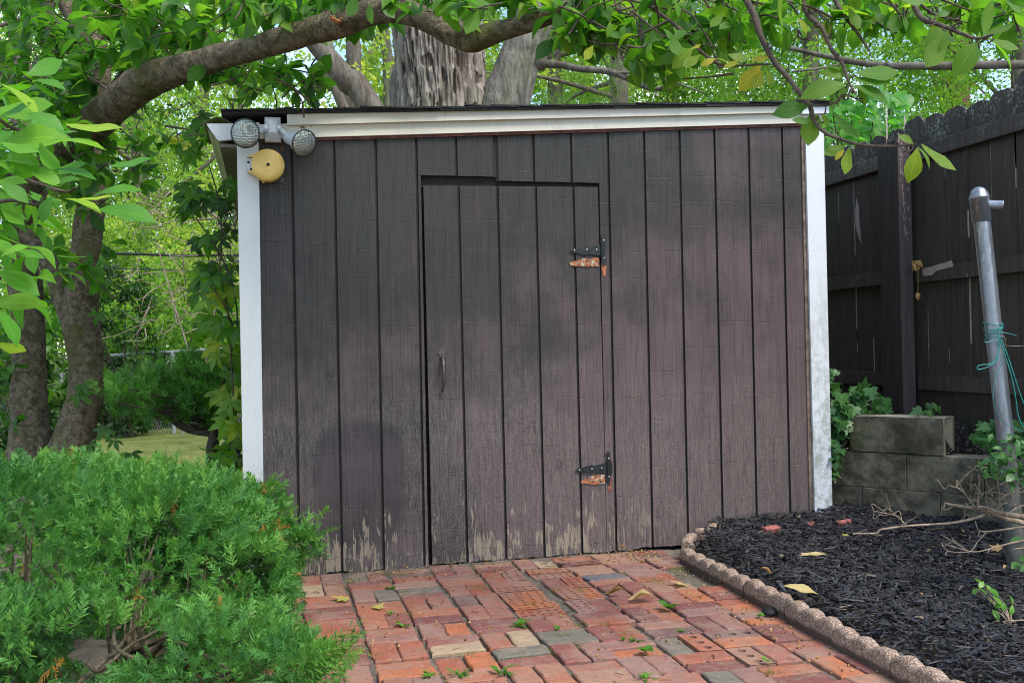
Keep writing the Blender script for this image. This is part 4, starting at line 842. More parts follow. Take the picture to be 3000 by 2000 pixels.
# thin boughs and twigs
C5 = lambda L_, d0, d1, r0, r1: [(*ph(1700+x/1.809, y/1.809), d0+(d1-d0)*k/(len(L_)-1), r0+(r1-r0)*k/(len(L_)-1)) for k, (x, y) in enumerate(L_)]
LN = lambda L_, d0, d1, r0, r1: [(x, y, d0+(d1-d0)*k/(len(L_)-1), r0+(r1-r0)*k/(len(L_)-1)) for k, (x, y) in enumerate(L_)]
tw_ = [C5([(300, -60), (340, 0), (420, 70), (520, 150), (600, 240), (700, 320), (780, 350), (900, 345), (1010, 340)], 3.4, 3.1, .010, .003),
    C5([(860, -60), (890, 20), (930, 100), (960, 200), (1030, 330), (1100, 410), (1160, 490), (1215, 560), (1240, 640), (1300, 705), (1400, 745), (1500, 770), (1640, 775), (1780, 765)], 3.2, 2.9, .012, .003),
    C5([(1170, -60), (1200, 70), (1280, 150), (1330, 260), (1390, 340), (1420, 430), (1460, 500)], 3.1, 2.95, .009, .003),
    C5([(1330, -50), (1370, 40), (1420, 110), (1500, 220), (1530, 270)], 3.2, 3.1, .009, .003),
    C5([(1740, -60), (1800, 90), (1900, 130), (2000, 170), (2100, 205), (2190, 185)], 2.8, 2.6, .009, .003),
    C5([(1215, 560), (1290, 560), (1360, 540), (1400, 500), (1500, 545)], 3.0, 3.0, .004, .002), C5([(1150, 150), (1160, 200), (1200, 210), (1210, 190)], 3.1, 3.1, .003, .002),
    C5([(180, -30), (200, 60), (290, 90), (320, 200), (400, 270)], 3.5, 3.4, .005, .002), C5([(90, -30), (60, 110), (80, 220), (220, 275)], 3.6, 3.5, .004, .0015), C5([(700, -30), (790, 40), (830, 60), (850, 130)], 3.3, 3.3, .006, .002),
    C5([(380, 40), (560, 60), (640, 150), (690, 230), (740, 370)], 3.3, 3.2, .004, .002), C5([(1780, 0), (1860, 70), (1960, 100), (2050, 120)], 2.8, 2.8, .005, .002), C5([(1600, -40), (1690, 70), (1720, 110)], 3, 3, .004, .002),
    LN([(226, 250), (260, 200), (300, 145), (335, 105), (340, 92)], 5.6, 5.3, .022, .016), LN([(335, 100), (365, 90), (400, 95), (440, 110)], 5.3, 5.2, .013, .008), LN([(340, 92), (350, 60), (360, 30)], 5.3, 5.2, .01, .006),
    LN([(250, 85), (300, 55), (340, 20), (370, -20)], 6.4, 6.2, .035, .028), LN([(112, -20), (112, 80), (112, 140), (100, 165)], 6.8, 6.8, .042, .048), LN([(110, 155), (150, 110), (185, 90), (215, 75)], 6.8, 6.6, .03, .026),
    LN([(108, 160), (60, 185), (20, 230)], 6.8, 6.8, .03, .02), LN([(108, 160), (150, 172), (195, 195)], 6.8, 6.5, .028, .02), LN([(0, 60), (50, 45), (110, 38)], 6.5, 6.7, .012, .02), LN([(380, 290), (440, 300), (520, 330), (600, 345)], 5.2, 5.0, .006, .003),
    LN([(600, 170), (650, 190), (690, 215), (720, 250)], 4.6, 4.5, .006, .003), LN([(700, 150), (720, 180), (740, 210)], 4.6, 4.5, .005, .003), LN([(600, 200), (560, 240), (540, 300)], 4.9, 4.9, .005, .003),
    LN([(-40, 400), (20, 400), (80, 420), (150, 440), (175, 430)], 2.9, 2.8, .008, .003), LN([(-40, 470), (30, 460), (90, 470), (110, 440)], 2.7, 2.7, .006, .003), LN([(-30, 250), (20, 290), (60, 300)], 2.6, 2.7, .008, .003), LN([(0, 640), (-40, 600)], 2.6, 2.5, .005, .003)]
g = Geo()
for L_ in tw_:
    P, r = TP(L_); g.tube(P, r, 8, res=5, amp=.25, fr=60)
    if r.max() < .013:       # knobbly spurs
        for k in range(len(P)*2):
            t = rng.uniform(.15, 1)*(len(P)-1); i = min(int(t), len(P)-2); q = P[i]+(P[i+1]-P[i])*(t-i); dd = rdir(1)[0]; dd[1] *= .5
            g.tube([q, q+dd*.018, q+dd*.018+rdir(1)[0]*.016], [.0024, .002, .0028], 5, res=2)
# automatic leaf clusters: (x0,x1,y0,y1,d0,d1,count,leaf length,tint mean, droop)
lg = Geo(); fg = Geo()
def cluster(G_, p, d, n, L_, tint, spread=1., T=MAGT):
    d = np.asarray(d, float); dd = d[None]*(.45+.4*rng.random((n, 1)))+rdir(n)*spread*.75; nn = np.tile([0, 0, 1.], (n, 1))+rng.normal(0, .45, (n, 3))
    put_leaves(G_, T, p[None]+rng.normal(0, .008, (n, 3)), dd, nn, L_*rng.uniform(.6, 1.15, n), np.clip(rng.normal(tint, .13, n), 0, 1))
regs = [(0, 300, -30, 230, 5.2, 7.2, 118, .135, .22), (0, 240, 200, 420, 5.0, 5.9, 46, .135, .28), (200, 560, -30, 120, 4.6, 6.0, 72, .13, .38), (300, 580, 60, 170, 5.0, 5.6, 26, .13, .35), (540, 900, -40, 55, 4.0, 5.0, 60, .125, .3),
    (560, 735, 150, 232, 4.5, 5.0, 17, .115, .3), (230, 330, 280, 420, 5.6, 6.3, 12, .12, .25), (900, 1320, -30, 30, 3.5, 4.2, 34, .11, .4), (1290, 1420, -20, 110, 3.5, 4.0, 26, .105, .35), (1400, 1760, -30, 110, 3.2, 3.9, 44, .10, .42), (1400, 1600, 60, 190, 3.3, 3.6, 12, .095, .45),
    (1700, 2352, -40, 50, 2.9, 3.6, 44, .10, .4), (370, 560, 290, 360, 4.9, 5.3, 7, .10, .35), (100, 260, 430, 720, 5.2, 5.9, 10, .13, .3), (0, 60, 760, 1000, 6.0, 6.8, 10, .12, .15), (90, 200, 560, 900, 6.6, 7.4, 16, .12, .2), (430, 700, 140, 190, 4.8, 5.2, 14, .12, .35)]
for x0, x1, y0, y1, d0, d1, n, L_, ti in regs:
    for k in range(n):
        p = DP(rng.uniform(x0, x1), rng.uniform(y0, y1), rng.uniform(d0, d1)); d = np.array([rng.normal(0, .6), rng.normal(0, .5), rng.normal(-.25, .4)])
        q = p-d/np.linalg.norm(d)*rng.uniform(.08, .22)+rng.normal(0, .02, 3); g.tube([q, (p+q)/2+rng.normal(0, .012, 3), p], [.0045, .0035, .0025], 5, res=3, m=0)
        cluster(lg, p, d, int(rng.integers(4, 8)), L_, ti)
def leafpx(G_, x0, y0, x1, y1, d, tint, nrm=None, T=None, dd=.0):
    a, b = DP(x0, y0, d), DP(x1, y1, d+dd); n = rng.normal(0, .25, (1, 3))+(nrm if nrm is not None else np.array([.1, -.8, .55])); L_ = np.linalg.norm(b-a)/1.03
    put_leaves(G_, T or [MAGT[0], MAGT[2]], a[None], (b-a)[None], n, L_, np.array([tint]))
c5 = lambda x, y: ph(1700+x/1.809, y/1.809)
hand = [((1230,590),(1205,775),.5),((1250,600),(1270,700),.45),((1330,590),(1470,745),.35),((1310,680),(1290,600),.5),((1410,770),(1290,825),.45),((1430,780),(1395,925),.62),((1400,790),(1350,845),.98),((1790,780),(1745,965),.68),((1790,775),(1868,888),.5),((1800,765),(1980,912),.55),((1770,765),(1690,712),.5),((1215,560),(1025,600),.2),((1230,640),(1120,642),.25),
    ((1420,440),(1170,500),.45),((1430,400),(1275,375),.5),((1450,390),(1685,395),.4),((1440,420),(1640,440),.35),((1440,450),(1650,530),.3),((1430,450),(1320,550),.4),((1410,380),(1310,345),.4),((1500,420),(1600,400),.5),((1400,420),(1310,470),.3),((1470,470),(1520,560),.5),((1350,545),(1330,590),.3),
    ((960,340),(845,480),.93),((970,370),(920,475),.75),((985,370),(1020,460),.6),((900,320),(1000,310),.85),((600,250),(490,360),.6),((640,290),(545,358),.6),((780,290),(890,320),.5),((850,310),(760,370),.75),((800,345),(720,300),.7),((720,310),(640,345),.9),((590,260),(640,240),.85),
    ((2130,210),(2175,0),.45),((2120,205),(1985,400),.45),((2090,215),(2120,310),.2),((2160,205),(2320,270),.45),((2170,205),(2310,355),.4),((1960,120),(1825,285),.45),((1950,180),(1825,360),.5),((1900,170),(1990,230),.15),((1880,90),(1960,60),.3),((2250,0),(2340,80),.4),((2040,0),(2090,40),.3),((1700,50),(1650,180),.35),((1700,60),(1740,165),.35),((1850,0),(1700,10),.4),
    ((1150,90),(1210,180),.7),((1420,40),(1480,155),.5),((1540,0),(1570,60),.3),((760,70),(690,150),.5),((500,0),(530,90),.4),((240,130),(210,190),.35),((160,110),(150,200),.45),((380,230),(350,290),.4),((480,180),(520,300),.4),((440,150),(500,220),.3),((70,240),(20,320),.75)]
for a, b, t in hand:
    dd = 2.75 if a[0] > 1840 else 3.0 if a[0] > 1100 else 3.15; leafpx(lg, *c5(*a), *c5(*b), dd+rng.uniform(-.04, .04), min(.98, t+.1))  # tint raised towards yellow, painting backlight into these hanging leaves
for a, b, t, d in (((850,5),(850,55),.4,3.8),((875,5),(905,45),.3,3.9),((820,-10),(800,40),.3,3.95),((1030,30),(1110,65),.6,3.8),((1020,40),(1060,70),.5,3.8),((1000,15),(1040,12),.7,3.8),((1075,10),(1130,10),.5,3.8),((1225,20),(1260,30),.2,3.7),((705,5),(690,85),.35,4.3),((745,5),(720,45),.3,4.3),
    ((480,145),(430,185),.2,4.6),((1700,60),(1690,100),.3,3.5),((370,60),(345,120),.3,5),((400,20),(370,70),.3,5)): leafpx(lg, *a, *b, d, t)
put = ((0,190,95,255),(-20,260,125,248),(0,270,75,240),(60,260,145,290),(0,330,145,305),(150,290,280,302),(100,325,240,325),(110,390,220,398),(20,345,90,400),(0,330,90,355),(0,370,80,370),(90,330,130,400),(-10,420,60,412),(0,420,65,460),(200,455,320,422),(220,480,355,495),(150,455,235,480),(120,450,90,510),(180,460,260,455),(95,440,180,400),(0,480,55,520),(-20,535,110,590),(-20,545,40,590),(-30,700,95,690),(0,650,60,640),(-10,705,50,790),(0,590,60,560),(0,560,100,600),(130,590,200,595),(110,400,200,380),(-10,790,60,810),(0,440,45,500),(250,385,350,370),(60,385,140,420),(-10,620,90,668),(-20,705,30,700))
for k, (a, b, c, d) in enumerate(put): leafpx(fg, a, b-2, c, d, rng.uniform(2.45, 2.75), float(np.clip(rng.normal(.45 if k % 6 else .95, .2), 0, 1)), np.array([rng.normal(.1, .3), -.5, .85]))
for k in range(26): cluster(fg, DP(rng.uniform(-60, 110), rng.uniform(180, 720), rng.uniform(2.8, 3.3)), np.array([.5, 0, -.2]), 4, .115, .35)
fo = lg.build('foliage', M['leaf_mag'], mag); fg.build('foliage', M['leaf_fore'], mag, label='bright young leaves reaching in at the left edge'); g.build('twigs', M['twig'], mag)
# ------------------------------------------------------------------ big shaggy maple behind the shed
mp_ = thing('maple_tree', tuple(GP(1015, 1000, 0)*0+np.array([*DP(1015, 784, 8.6)[:2], 0])), 'huge old maple with shaggy bark and a second leaning stem rising behind the shed roof', 'tree')
B0 = DP(1020, 250, 8.6); zs_ = np.concatenate([np.linspace(-.2, 2.9, 12)[:-1], np.linspace(2.9, 4.9, 230), np.linspace(5, 9, 30)])
cx_ = np.interp(zs_, [0, 3.2, 3.7, 4.2, 9], [0, 0, -.03, -.06, -.2]); P = np.c_[B0[0]+cx_, np.full(len(zs_), B0[1]), zs_]
r = np.interp(zs_, [0, 2.6, 3.1, 3.5, 4.0, 9], [.62, .45, .385, .365, .372, .3]); tn = []
def shagd(th, P_, D):
    u = th*8.5; z = np.repeat(P_[:, 2][:, None], th.shape[1], 1); q = np.stack([u+.7*(vn(np.stack([u*.5, z*2.2, z*0], -1).reshape(-1, 3), 8).reshape(u.shape)), z*1.7, z*0], -1).reshape(-1, 3)
    n1 = vn(q*[1.4, 1.5, 1], 1); n2 = vn(q*[3.4, 3.5, 1], 2); n3 = vn(q*[9, 7, 1], 3); rg = 1-np.abs(2*n1-1); rg2 = 1-np.abs(2*n2-1); h = ((.42*rg**.7+.36*rg2+.22*n3)*(.72+.42*(vn(q*[1.3, 4.5, 1], 6) > .3))).reshape(u.shape)
    tn.append(h); return (h-.5)*.075
g = Geo(); g.tube(P, r, 420, disp=shagd, straight=True, cap=False); h = tn[0]; g.T[0] = np.clip((h.ravel()-.34)*2.1, 0, 1); g.build('trunk', M['bark_maple'], mp_)
g = Geo(); P, r = TP([(1110, 420, 8.5, .26), (1145, 300, 8.5, .225), (1160, 240, 8.5, .215), (1185, 160, 8.5, .19), (1205, 100, 8.5, .175), (1225, 40, 8.5, .165), (1240, -60, 8.5, .15), (1270, -300, 8.4, .12)]); g.tube(P, r, 60, res=16, disp=bd_(.03, 55, 10))
g.build('leaning_stem', M['bark_grey'], mp_)
g = Geo(); g.tube([DP(925, 262, 8.7), DP(915, 200, 8.75), DP(930, 120, 8.7)], [.10, .09, .06], 14, disp=bd_(.02, 9)); g.build('branch', M['bark_grey'], mp_); g = Geo()
for L_ in (LN([(1235, 145), (1290, 150), (1330, 158), (1400, 165), (1450, 185), (1500, 205), (1535, 200)], 8.2, 7.4, .035, .015), LN([(1235, 130), (1260, 100), (1290, 75), (1300, 60)], 8.2, 8, .03, .02), LN([(1250, 140), (1280, 120), (1300, 90)], 8.2, 8.1, .02, .012), LN([(1400, 168), (1470, 170), (1550, 190), (1620, 215)], 7.8, 7.2, .012, .006),
    LN([(1790, 105), (1900, 130), (2000, 148), (2100, 152), (2352, 148)], 7.5, 6.8, .016, .03), LN([(1820, 165), (1900, 155), (1960, 140)], 7.2, 7.3, .008, .012)): P, r = TP(L_); g.tube(P, r, 10, res=6, amp=.2, fr=20); g.build('branch', M['bark_far'], mp_); g = Geo()
q = DP(1243, 142, 8.15); g.lathe([(.02, -.06), (.07, -.03), (.08, .02), (.04, .05)], q, (1, -.3, 0), 12); g.build('knot', M['bark_far'], mp_)
# ------------------------------------------------------------------ generic trees and shrubs further off
LF = {'far': 'leaf_far', 'yel': 'leaf_yel', 'dark': 'leaf_dark'}
def clumps(g, cs, rs, per, L_, tint, T=DIAM, m=0, flat=.6):
    n = len(cs); N = n*per; k = np.repeat(np.arange(n), per); off = rdir(N)*(rng.random((N, 1))**.6)*rs[k][:, None]; off[:, 2] *= flat
    P = cs[k]+off; d = off/(np.abs(rs[k][:, None])+1e-6)+rdir(N)*.8; d[:, 2] -= .35; nn = rdir(N)*.9+[0, -.3, .8]
    tt = np.clip(tint+np.repeat(rng.normal(0, .24, n), per)+rng.normal(0, .10, N), 0, 1)
    if len(T) == 3: g.inst(T[0], T[1], P, frames(d, nn), L_*rng.uniform(.6, 1.2, N), tt, m, T[2])
    else: g.inst(T[0], T[1], P, frames(d, nn), L_*rng.uniform(.6, 1.2, N), tt, m)
def tree(name, x, d, h, tr, crown, mat, label, lean=0., cat='tree', nb=9, L_=.11, per=70, nc=130, tint=.45, bk='bark_far', group='trees beyond the shed', base=None):
    B = DP(x, 784, d); B[2] = 0; t = thing(name, tuple(B), label, cat, group); g = Geo(); cz, cr, ch = crown
    top = B+[lean*h, 0, h]; pts = [B+(top-B)*f+np.r_[rng.normal(0, .05*h*.3, 2)*f, 0] for f in (0, .3, .6, .85, 1)]; g.tube(pts, [tr*1.25, tr, tr*.8, tr*.5, tr*.2], 12, res=6, disp=bd_(tr*.25, 3))
    cc = B+[lean*cz, 0, cz]; tips = []
    for k in range(nb):
        f = rng.uniform(.3, .9); a = pts[0]+(top-pts[0])*f; dr = rdir(1)[0]; dr[2] = abs(dr[2])*.7+.25; e = a+dr*cr*rng.uniform(.6, 1.1); g.tube([a, (a+e)/2+rng.normal(0, .1, 3), e], [tr*.35, tr*.22, tr*.07], 7, res=4); tips.append(e)
    g.build('trunk', M[bk], t); v = rdir(nc)*rng.uniform(.35, 1, (nc, 1))**.5*[cr, cr, ch]
    cs = cc+v; rs = rng.uniform(.12, .26, nc)*cr; vis = cs[:, 2] > .3; g = Geo(); clumps(g, cs[vis], rs[vis], per, L_, tint); g.build('crown', M[LF.get(mat, mat)], t); return t
def shrub(name, x, d, z, rx, rz, mat, label, n=60, per=60, L_=.08, tint=.5, cat='shrub', group='shrubs along the back of the garden', T=DIAM, st=True):
    B = DP(x, 784, d); B[2] = 0; t = thing(name, tuple(B), label, cat, group); g = Geo(); v = rdir(n)*rng.uniform(.3, 1, (n, 1))**.5*[rx, rx*.7, rz]; cs = B+[0, 0, z]+v; cs = cs[cs[:, 2] > .03]
    clumps(g, cs, rng.uniform(.15, .35, len(cs))*min(rx, rz), per, L_, tint, T, flat=.8); g.build('leaves', M[LF.get(mat, mat)], t); g = Geo()
    for c in cs[::4]: b = B+np.r_[rng.normal(0, rx*.15, 2), 0]; g.tube([b, (b+c)/2+rng.normal(0, rx*.08, 3), c], [.02, .013, .005], 5, res=3)
    g.build('stems', M['twig'], t); return t
tree('broadleaf_tree', 330, 24, 13, .22, (6.2, 4.2, 4.6), 'yel', 'pale yellow-green tree seen between the magnolia stems and the shed', L_=.13, nc=260, per=80, tint=.5)
tree('broadleaf_tree', 60, 19, 11, .2, (5.2, 3.2, 3.6), 'far', 'green tree behind the leftmost magnolia stem', L_=.13, nc=120, per=60, tint=.4)
tree('broadleaf_tree', 560, 32, 14, .25, (5.2, 4.2, 3.8), 'yel', 'bright yellow tree low behind the left end of the shed roof', L_=.15, nc=150, per=75, tint=.65)
tree('broadleaf_tree', 980, 26, 15, .2, (8.2, 2.6, 4.6), 'far', 'maple crown seen just left of the big shaggy trunk', L_=.15, nc=110, per=70, tint=.5)
tree('broadleaf_tree', 1290, 24, 16, .2, (7.8, 2.9, 5.0), 'yel', 'sunlit tree seen through the gap between the shaggy trunk and its leaning stem', L_=.14, nc=240, per=80, tint=.35)
tree('broadleaf_tree', 1560, 27, 17, .22, (8.2, 4.6, 5.6), 'far', 'tall light green tree above the middle right of the shed roof', L_=.14, nc=420, per=85, tint=.6)
tree('broadleaf_tree', 1880, 22, 15, .2, (7.4, 3.4, 4.2), 'far', 'green tree above the right corner of the shed roof', L_=.12, nc=330, per=85, tint=.55)
tree('broadleaf_tree', 2180, 27, 17, .2, (8.6, 4.0, 4.6), 'far', 'airy tree showing sky gaps above the board fence', L_=.13, nc=250, per=80, tint=.55)
tree('broadleaf_tree', 2340, 20, 13, .16, (6.4, 2.4, 2.6), 'far', 'small-leaved tree over the fence at the right edge', L_=.10, nc=150, per=80, tint=.5)
tree('broadleaf_tree', 1700, 40, 15, .25, (7, 5, 5.5), 'dark', 'dark distant tree low behind the light green ones right of the shaggy trunk', L_=.2, nc=260, per=80, tint=.8)
tree('broadleaf_tree', 200, 36, 17, .3, (6, 6.0, 5.6), 'dark', 'dark distant tree filling in behind the left garden', L_=.22, nc=300, per=70, tint=.8)
tree('broadleaf_tree', 470, 42, 18, .3, (8, 7.0, 6.5), 'far', 'tall distant green tree behind the pale yellow-green one left of the shed', L_=.22, nc=300, per=70, tint=.5)
tree('broadleaf_tree', 1350, 38, 19, .3, (8.5, 6.5, 7), 'far', 'distant tall tree directly behind the feathery pine', L_=.2, nc=300, per=70, tint=.4)
# bare-stemmed trees in the sky gap left of the shaggy trunk
def stem(name, L_, label, mat='bark_far', leaves=None):
    P, r = TP(L_); dn = P[0]-P[1]; kk = P[0][2]/max(-dn[2], 1e-3); base = P[0]+dn*kk*.7; base[2] = 0; t = thing(name, tuple(base), label, 'tree', 'trees beyond the shed'); P = np.vstack([base, P]); r = np.r_[r[0]*1.2, r]
    g = Geo(); g.tube(P, r, 16, res=8, disp=bd_(.015, 7, 8)); g.build('trunk', M[mat], t)
    if leaves:
        g = Geo(); c = np.array([DP(*q) for q in leaves]); cs = np.repeat(c, 5, 0)+rng.normal(0, .35, (len(c)*5, 3)); clumps(g, cs, rng.uniform(.2, .5, len(cs)), 45, .11, .6); g.build('crown', M['leaf_yel'], t)
    return t
stem('leaning_tree', [(860, 262, 12, .155), (800, 190, 12, .145), (755, 135, 12, .13), (715, 90, 12, .115), (650, 30, 12, .10), (600, -40, 12, .08)], 'grey tree leaning left with its trunk crossing the patch of sky', 'bark_far')
stem('slender_tree', [(893, 250, 15, .085), (892, 150, 15, .085), (884, 85, 15, .08), (878, -40, 15, .06)], 'slim straight trunk just left of the shaggy trunk', 'bark_grey', [(880, 60, 15), (905, 110, 15), (880, 170, 15.2), (915, 200, 15.5), (860, 130, 15.5), (850, 210, 16)])
stem('slender_tree', [(800, 250, 14, .10), (812, 180, 14, .11), (812, 110, 14, .11), (806, 70, 14, .08), (795, -30, 14, .05)], 'upright forked trunk standing in the patch of blue sky', 'bark_far', [(835, 160, 14.5), (850, 215, 14.2), (840, 120, 15)])
stem('slender_tree', [(835, 250, 16, .09), (832, 200, 16, .09), (846, 140, 16, .08), (868, 90, 16, .05), (880, -20, 16, .03)], 'thin trunk bending right between the two bare trunks in the sky patch', 'bark_far')
stem('slender_tree', [(790, 250, 13, .07), (765, 205, 13, .07), (750, 160, 13, .06), (735, 100, 13, .05)], 'thin crooked trunk under the leaning grey tree')
stem('slender_tree', [(800, 250, 17, .06), (778, 160, 17, .08), (756, 105, 17, .075), (740, -20, 17, .05)], 'pale slanting trunk behind the leaning grey tree', 'bark_grey')
g_ = stem('pine_tree', [(2205, 260, 24, .24), (2203, 180, 24, .22), (2210, 100, 24, .18), (2215, -40, 24, .1)], 'reddish pine trunk with bare side branches beyond the right fence', 'redwood', None)
g = Geo()
for k in range(16): a = DP(2207, rng.uniform(20, 250), 24); e = a+np.r_[rng.normal(0, 1.1), rng.normal(0, .6), rng.uniform(-.3, .5)]; g.tube([a, (a+e)/2+[0, 0, .12], e], [.05, .035, .012], 6)
g.build('branch', M['redwood'], g_)
# white pine right of the shaggy trunk: fine needles
B = DP(1430, 784, 12.5); B[2] = 0; pt = thing('pine_tree', tuple(B), 'soft feathery white pine just right of the leaning maple stem', 'tree', 'trees beyond the shed'); g = Geo()
g.tube([B, B+[0, 0, 3], B+[.1, 0, 9]], [.16, .14, .06], 12, disp=bd_(.02, 2)); n = 150; tips = []
for k in range(46):
    a = B+[0, 0, rng.uniform(1.6, 7)]; th = rng.uniform(0, 6.28); l = rng.uniform(1.0, 2.6); e = a+[math.cos(th)*l, math.sin(th)*l, rng.uniform(-.3, .3)]; g.tube([a, (a+e)/2+[0, 0, .12], e], [.035, .022, .008], 6); tips += [a+(e-a)*f+rng.normal(0, .12, 3) for f in np.linspace(.3, 1, 14)]
g.build('trunk', M['bark_far'], pt); tips = np.array(tips); g = Geo(); N = len(tips)*60; k = np.repeat(np.arange(len(tips)), 60); d = rdir(N); d[:, 2] -= .2
g.inst(np.array([[-.012, 0, 0], [.012, 0, 0], [.004, 1, 0]]), np.array([[0, 1, 2]]), tips[k]+rng.normal(0, .05, (N, 3)), frames(d, rdir(N)), rng.uniform(.09, .16, N), np.clip(rng.normal(.5, .25, N), 0, 1)); g.build('crown', M['pine'], pt)
# shrubs by the back fence
for a in ((30, 13.5, 1.1, 1.5, 1.1, 'far', 'rounded green shrub behind the leftmost magnolia stem', .3), (150, 15.5, 1.3, 1.3, 1.4, 'far', 'tall loose shrub seen between the two magnolia stems', .5), (290, 13.6, .75, .95, .75, 'far', 'low green shrub touching the wire fence right of the magnolia stems', .35),
          (400, 13.9, 1.3, 1.1, 1.2, 'far', 'arching bright green shrub rising over the wire fence rail', .65), (505, 14.6, 1.0, 1.0, 1.0, 'far', 'leafy shrub behind the dark yew near the shed', .5), (470, 16.5, 2.0, 1.5, 1.3, 'yel', 'tall yellow-green bush beyond the wire fence', .4), (330, 17.5, 2.4, 1.7, 1.5, 'yel', 'wide yellow-green bush right behind the ivy covered stump', .35), (600, 15.5, 1.6, 1.3, 1.4, 'yel', 'yellow-green bush half hidden by the shed corner', .5), (205, 17.8, 1.9, 1.4, 1.9, 'yel', 'yellow-green bush behind the thicker magnolia stem', .3)):
    shrub('shrub', a[0], a[1], a[2], a[3], a[4], a[5], a[6], n=int(55*a[3]), per=85, L_=.09, tint=a[7])
shrub('ivy_covered_stump', 272, 12.4, 1.15, .52, 1.35, 'dark', 'dark ivy covered stump or column left of the bright shrubs', n=70, per=90, L_=.07, tint=.45, cat='tree stump', group=None)
shrub('shrub', 8, 8.2, .6, .42, .75, 'dark', 'dark leafy bush at the left edge below the magnolia', n=38, per=50, L_=.09, tint=.8, T=OVAL[0])
shrub('shrub', 118, 8.6, .62, .32, .62, 'dark', 'dark green sapling growing between the two magnolia stems', n=30, per=36, L_=.11, tint=.85, T=OVAL[0])
tg = thing('bare_bush', tuple(DP(430, 900, 11.2)*[1, 1, 0]), 'tangle of pale bare twigs hanging in front of the shrubs behind the wire fence', 'bush'); g = Geo()
for k in range(95):
    a = DP(rng.uniform(300, 560), rng.uniform(430, 760), rng.uniform(10.6, 11.8)); d = rdir(1)[0]; d[2] = -abs(d[2])*.5; l = rng.uniform(.25, .8); g.tube([a, a+d*l*.5+rng.normal(0, .06, 3), a+d*l+rng.normal(0, .12, 3)], [.007, .005, .002], 5, res=4)
for L_ in ([(545, 480, 11.2), (500, 500, 11.2), (450, 505, 11.2), (400, 520, 11.2)], [(500, 500, 11.2), (460, 470, 11.2), (420, 450, 11.3)], [(560, 590, 11.2), (480, 640, 11.2), (440, 700, 11.2)], [(420, 1000, 11), (440, 850, 11.2), (400, 700, 11.2), (360, 560, 11.3)], [(430, 980, 11), (480, 800, 11.2), (500, 640, 11.2)]): g.tube([DP(*q) for q in L_], [.018]+[.012]*(len(L_)-2)+[.005], 6)
g.build('twigs', M['palewood'], tg)
# wire fence pipe rail and post
cf = thing('chain_link_fence', tuple(GP(411, 985)), 'grey pipe-topped wire fence crossing the back of the garden', 'fence'); a, b = DP(-150, 840, 13.4), DP(700, 790, 12.4); g = Geo(); g.tube([a, b], .022, 10); g.build('top_rail', M['steel_far'], cf)
for f in (.05, .36, .66, .97): q = a+(b-a)*f; g = Geo(); g.tube([[q[0], q[1], 0], q+[0, 0, .01]], .027, 10); g.build('post', M['steel_far'], cf)
g = Geo()
for k in range(150):
    q = a+(b-a)*(k/150); q2 = q+(b-a)*(.06)
    for (u, v) in ((q, q2), (q2, q)): g.tube([[u[0], u[1], u[2]-.02], [v[0], v[1], .05]], .002, 3, cap=False)
g.build('wire_mesh', M['steel_far'], cf)
for y0, y1, r, lb in ((582, 587, .018, 'thick black cable strung behind the bushes, upper of the two'), (617, 620, .008, 'thin black cable strung behind the bushes, lower of the two')):
    g = Geo(); a, b, c = DP(250, y0, 12), DP(420, (y0+y1)/2+3, 12), DP(560, y1, 12); g.tube([a+(a-c)*2, a, b, c, c+(c-a)*2], r, 6); g.build('cable', M['black'], label=lb, category='cable', group='cables behind the garden')
# ------------------------------------------------------------------ yews
def shoot(npair, nl=.24, w_=.036, flat=.35, seed=0):
    r_ = np.random.default_rng(seed); V = []; F = []
    for k in range(npair*2):
        t = .06+.94*(k//2)/npair; sd_ = 1 if k % 2 else -1; an = math.radians(58-22*t)+r_.normal(0, .12); up = r_.normal(.15, flat)
        d = np.array([sd_*math.sin(an)*math.cos(up), math.cos(an), math.sin(an)*math.sin(up)]); d /= np.linalg.norm(d); s = np.cross(d, [0, 0, 1.]); s /= np.linalg.norm(s)+1e-9
        l = nl*(1-.35*t*t)*r_.uniform(.8, 1.1); b = np.array([0, t, 0]); i = len(V); V += [b-s*w_*.3, b+s*w_*.3, b+d*l*.55+s*w_*.55, b+d*l, b+d*l*.55-s*w_*.55]; F += [[i, i+1, i+2, i+4]]; F.append([i+4, i+2, i+3, i+3])
    V += [[-.012, 0, 0], [.012, 0, 0], [.004, 1, 0], [-.004, 1, 0]]; i = len(V)-4; F.append([i, i+1, i+2, i+3]); Q = np.array([f for f in F if len(set(f)) == 4]); Tr = np.array([f[:3] for f in F if len(set(f)) == 3])
    return np.array(V), Q, Tr
SH = [shoot(10, .40, .052, .4, seed=k) for k in range(2)]+[shoot(10, .46, .062, 1.3, seed=k) for k in (9, 10, 11, 12, 13)]
def shoots(G_, P, d, n, Sc, tint, Ts=SH):
    ch = rng.integers(0, len(Ts), len(P)); Rf = frames(d, n)
    for i, (V, Q, Tr) in enumerate(Ts):
        q = np.where(ch == i)[0]
        if len(q): G_.inst(V, Q, P[q], Rf[q], Sc[q], tint[q]); G_.n -= 0; G_.inst(V, Tr, P[q], Rf[q], Sc[q], tint[q])
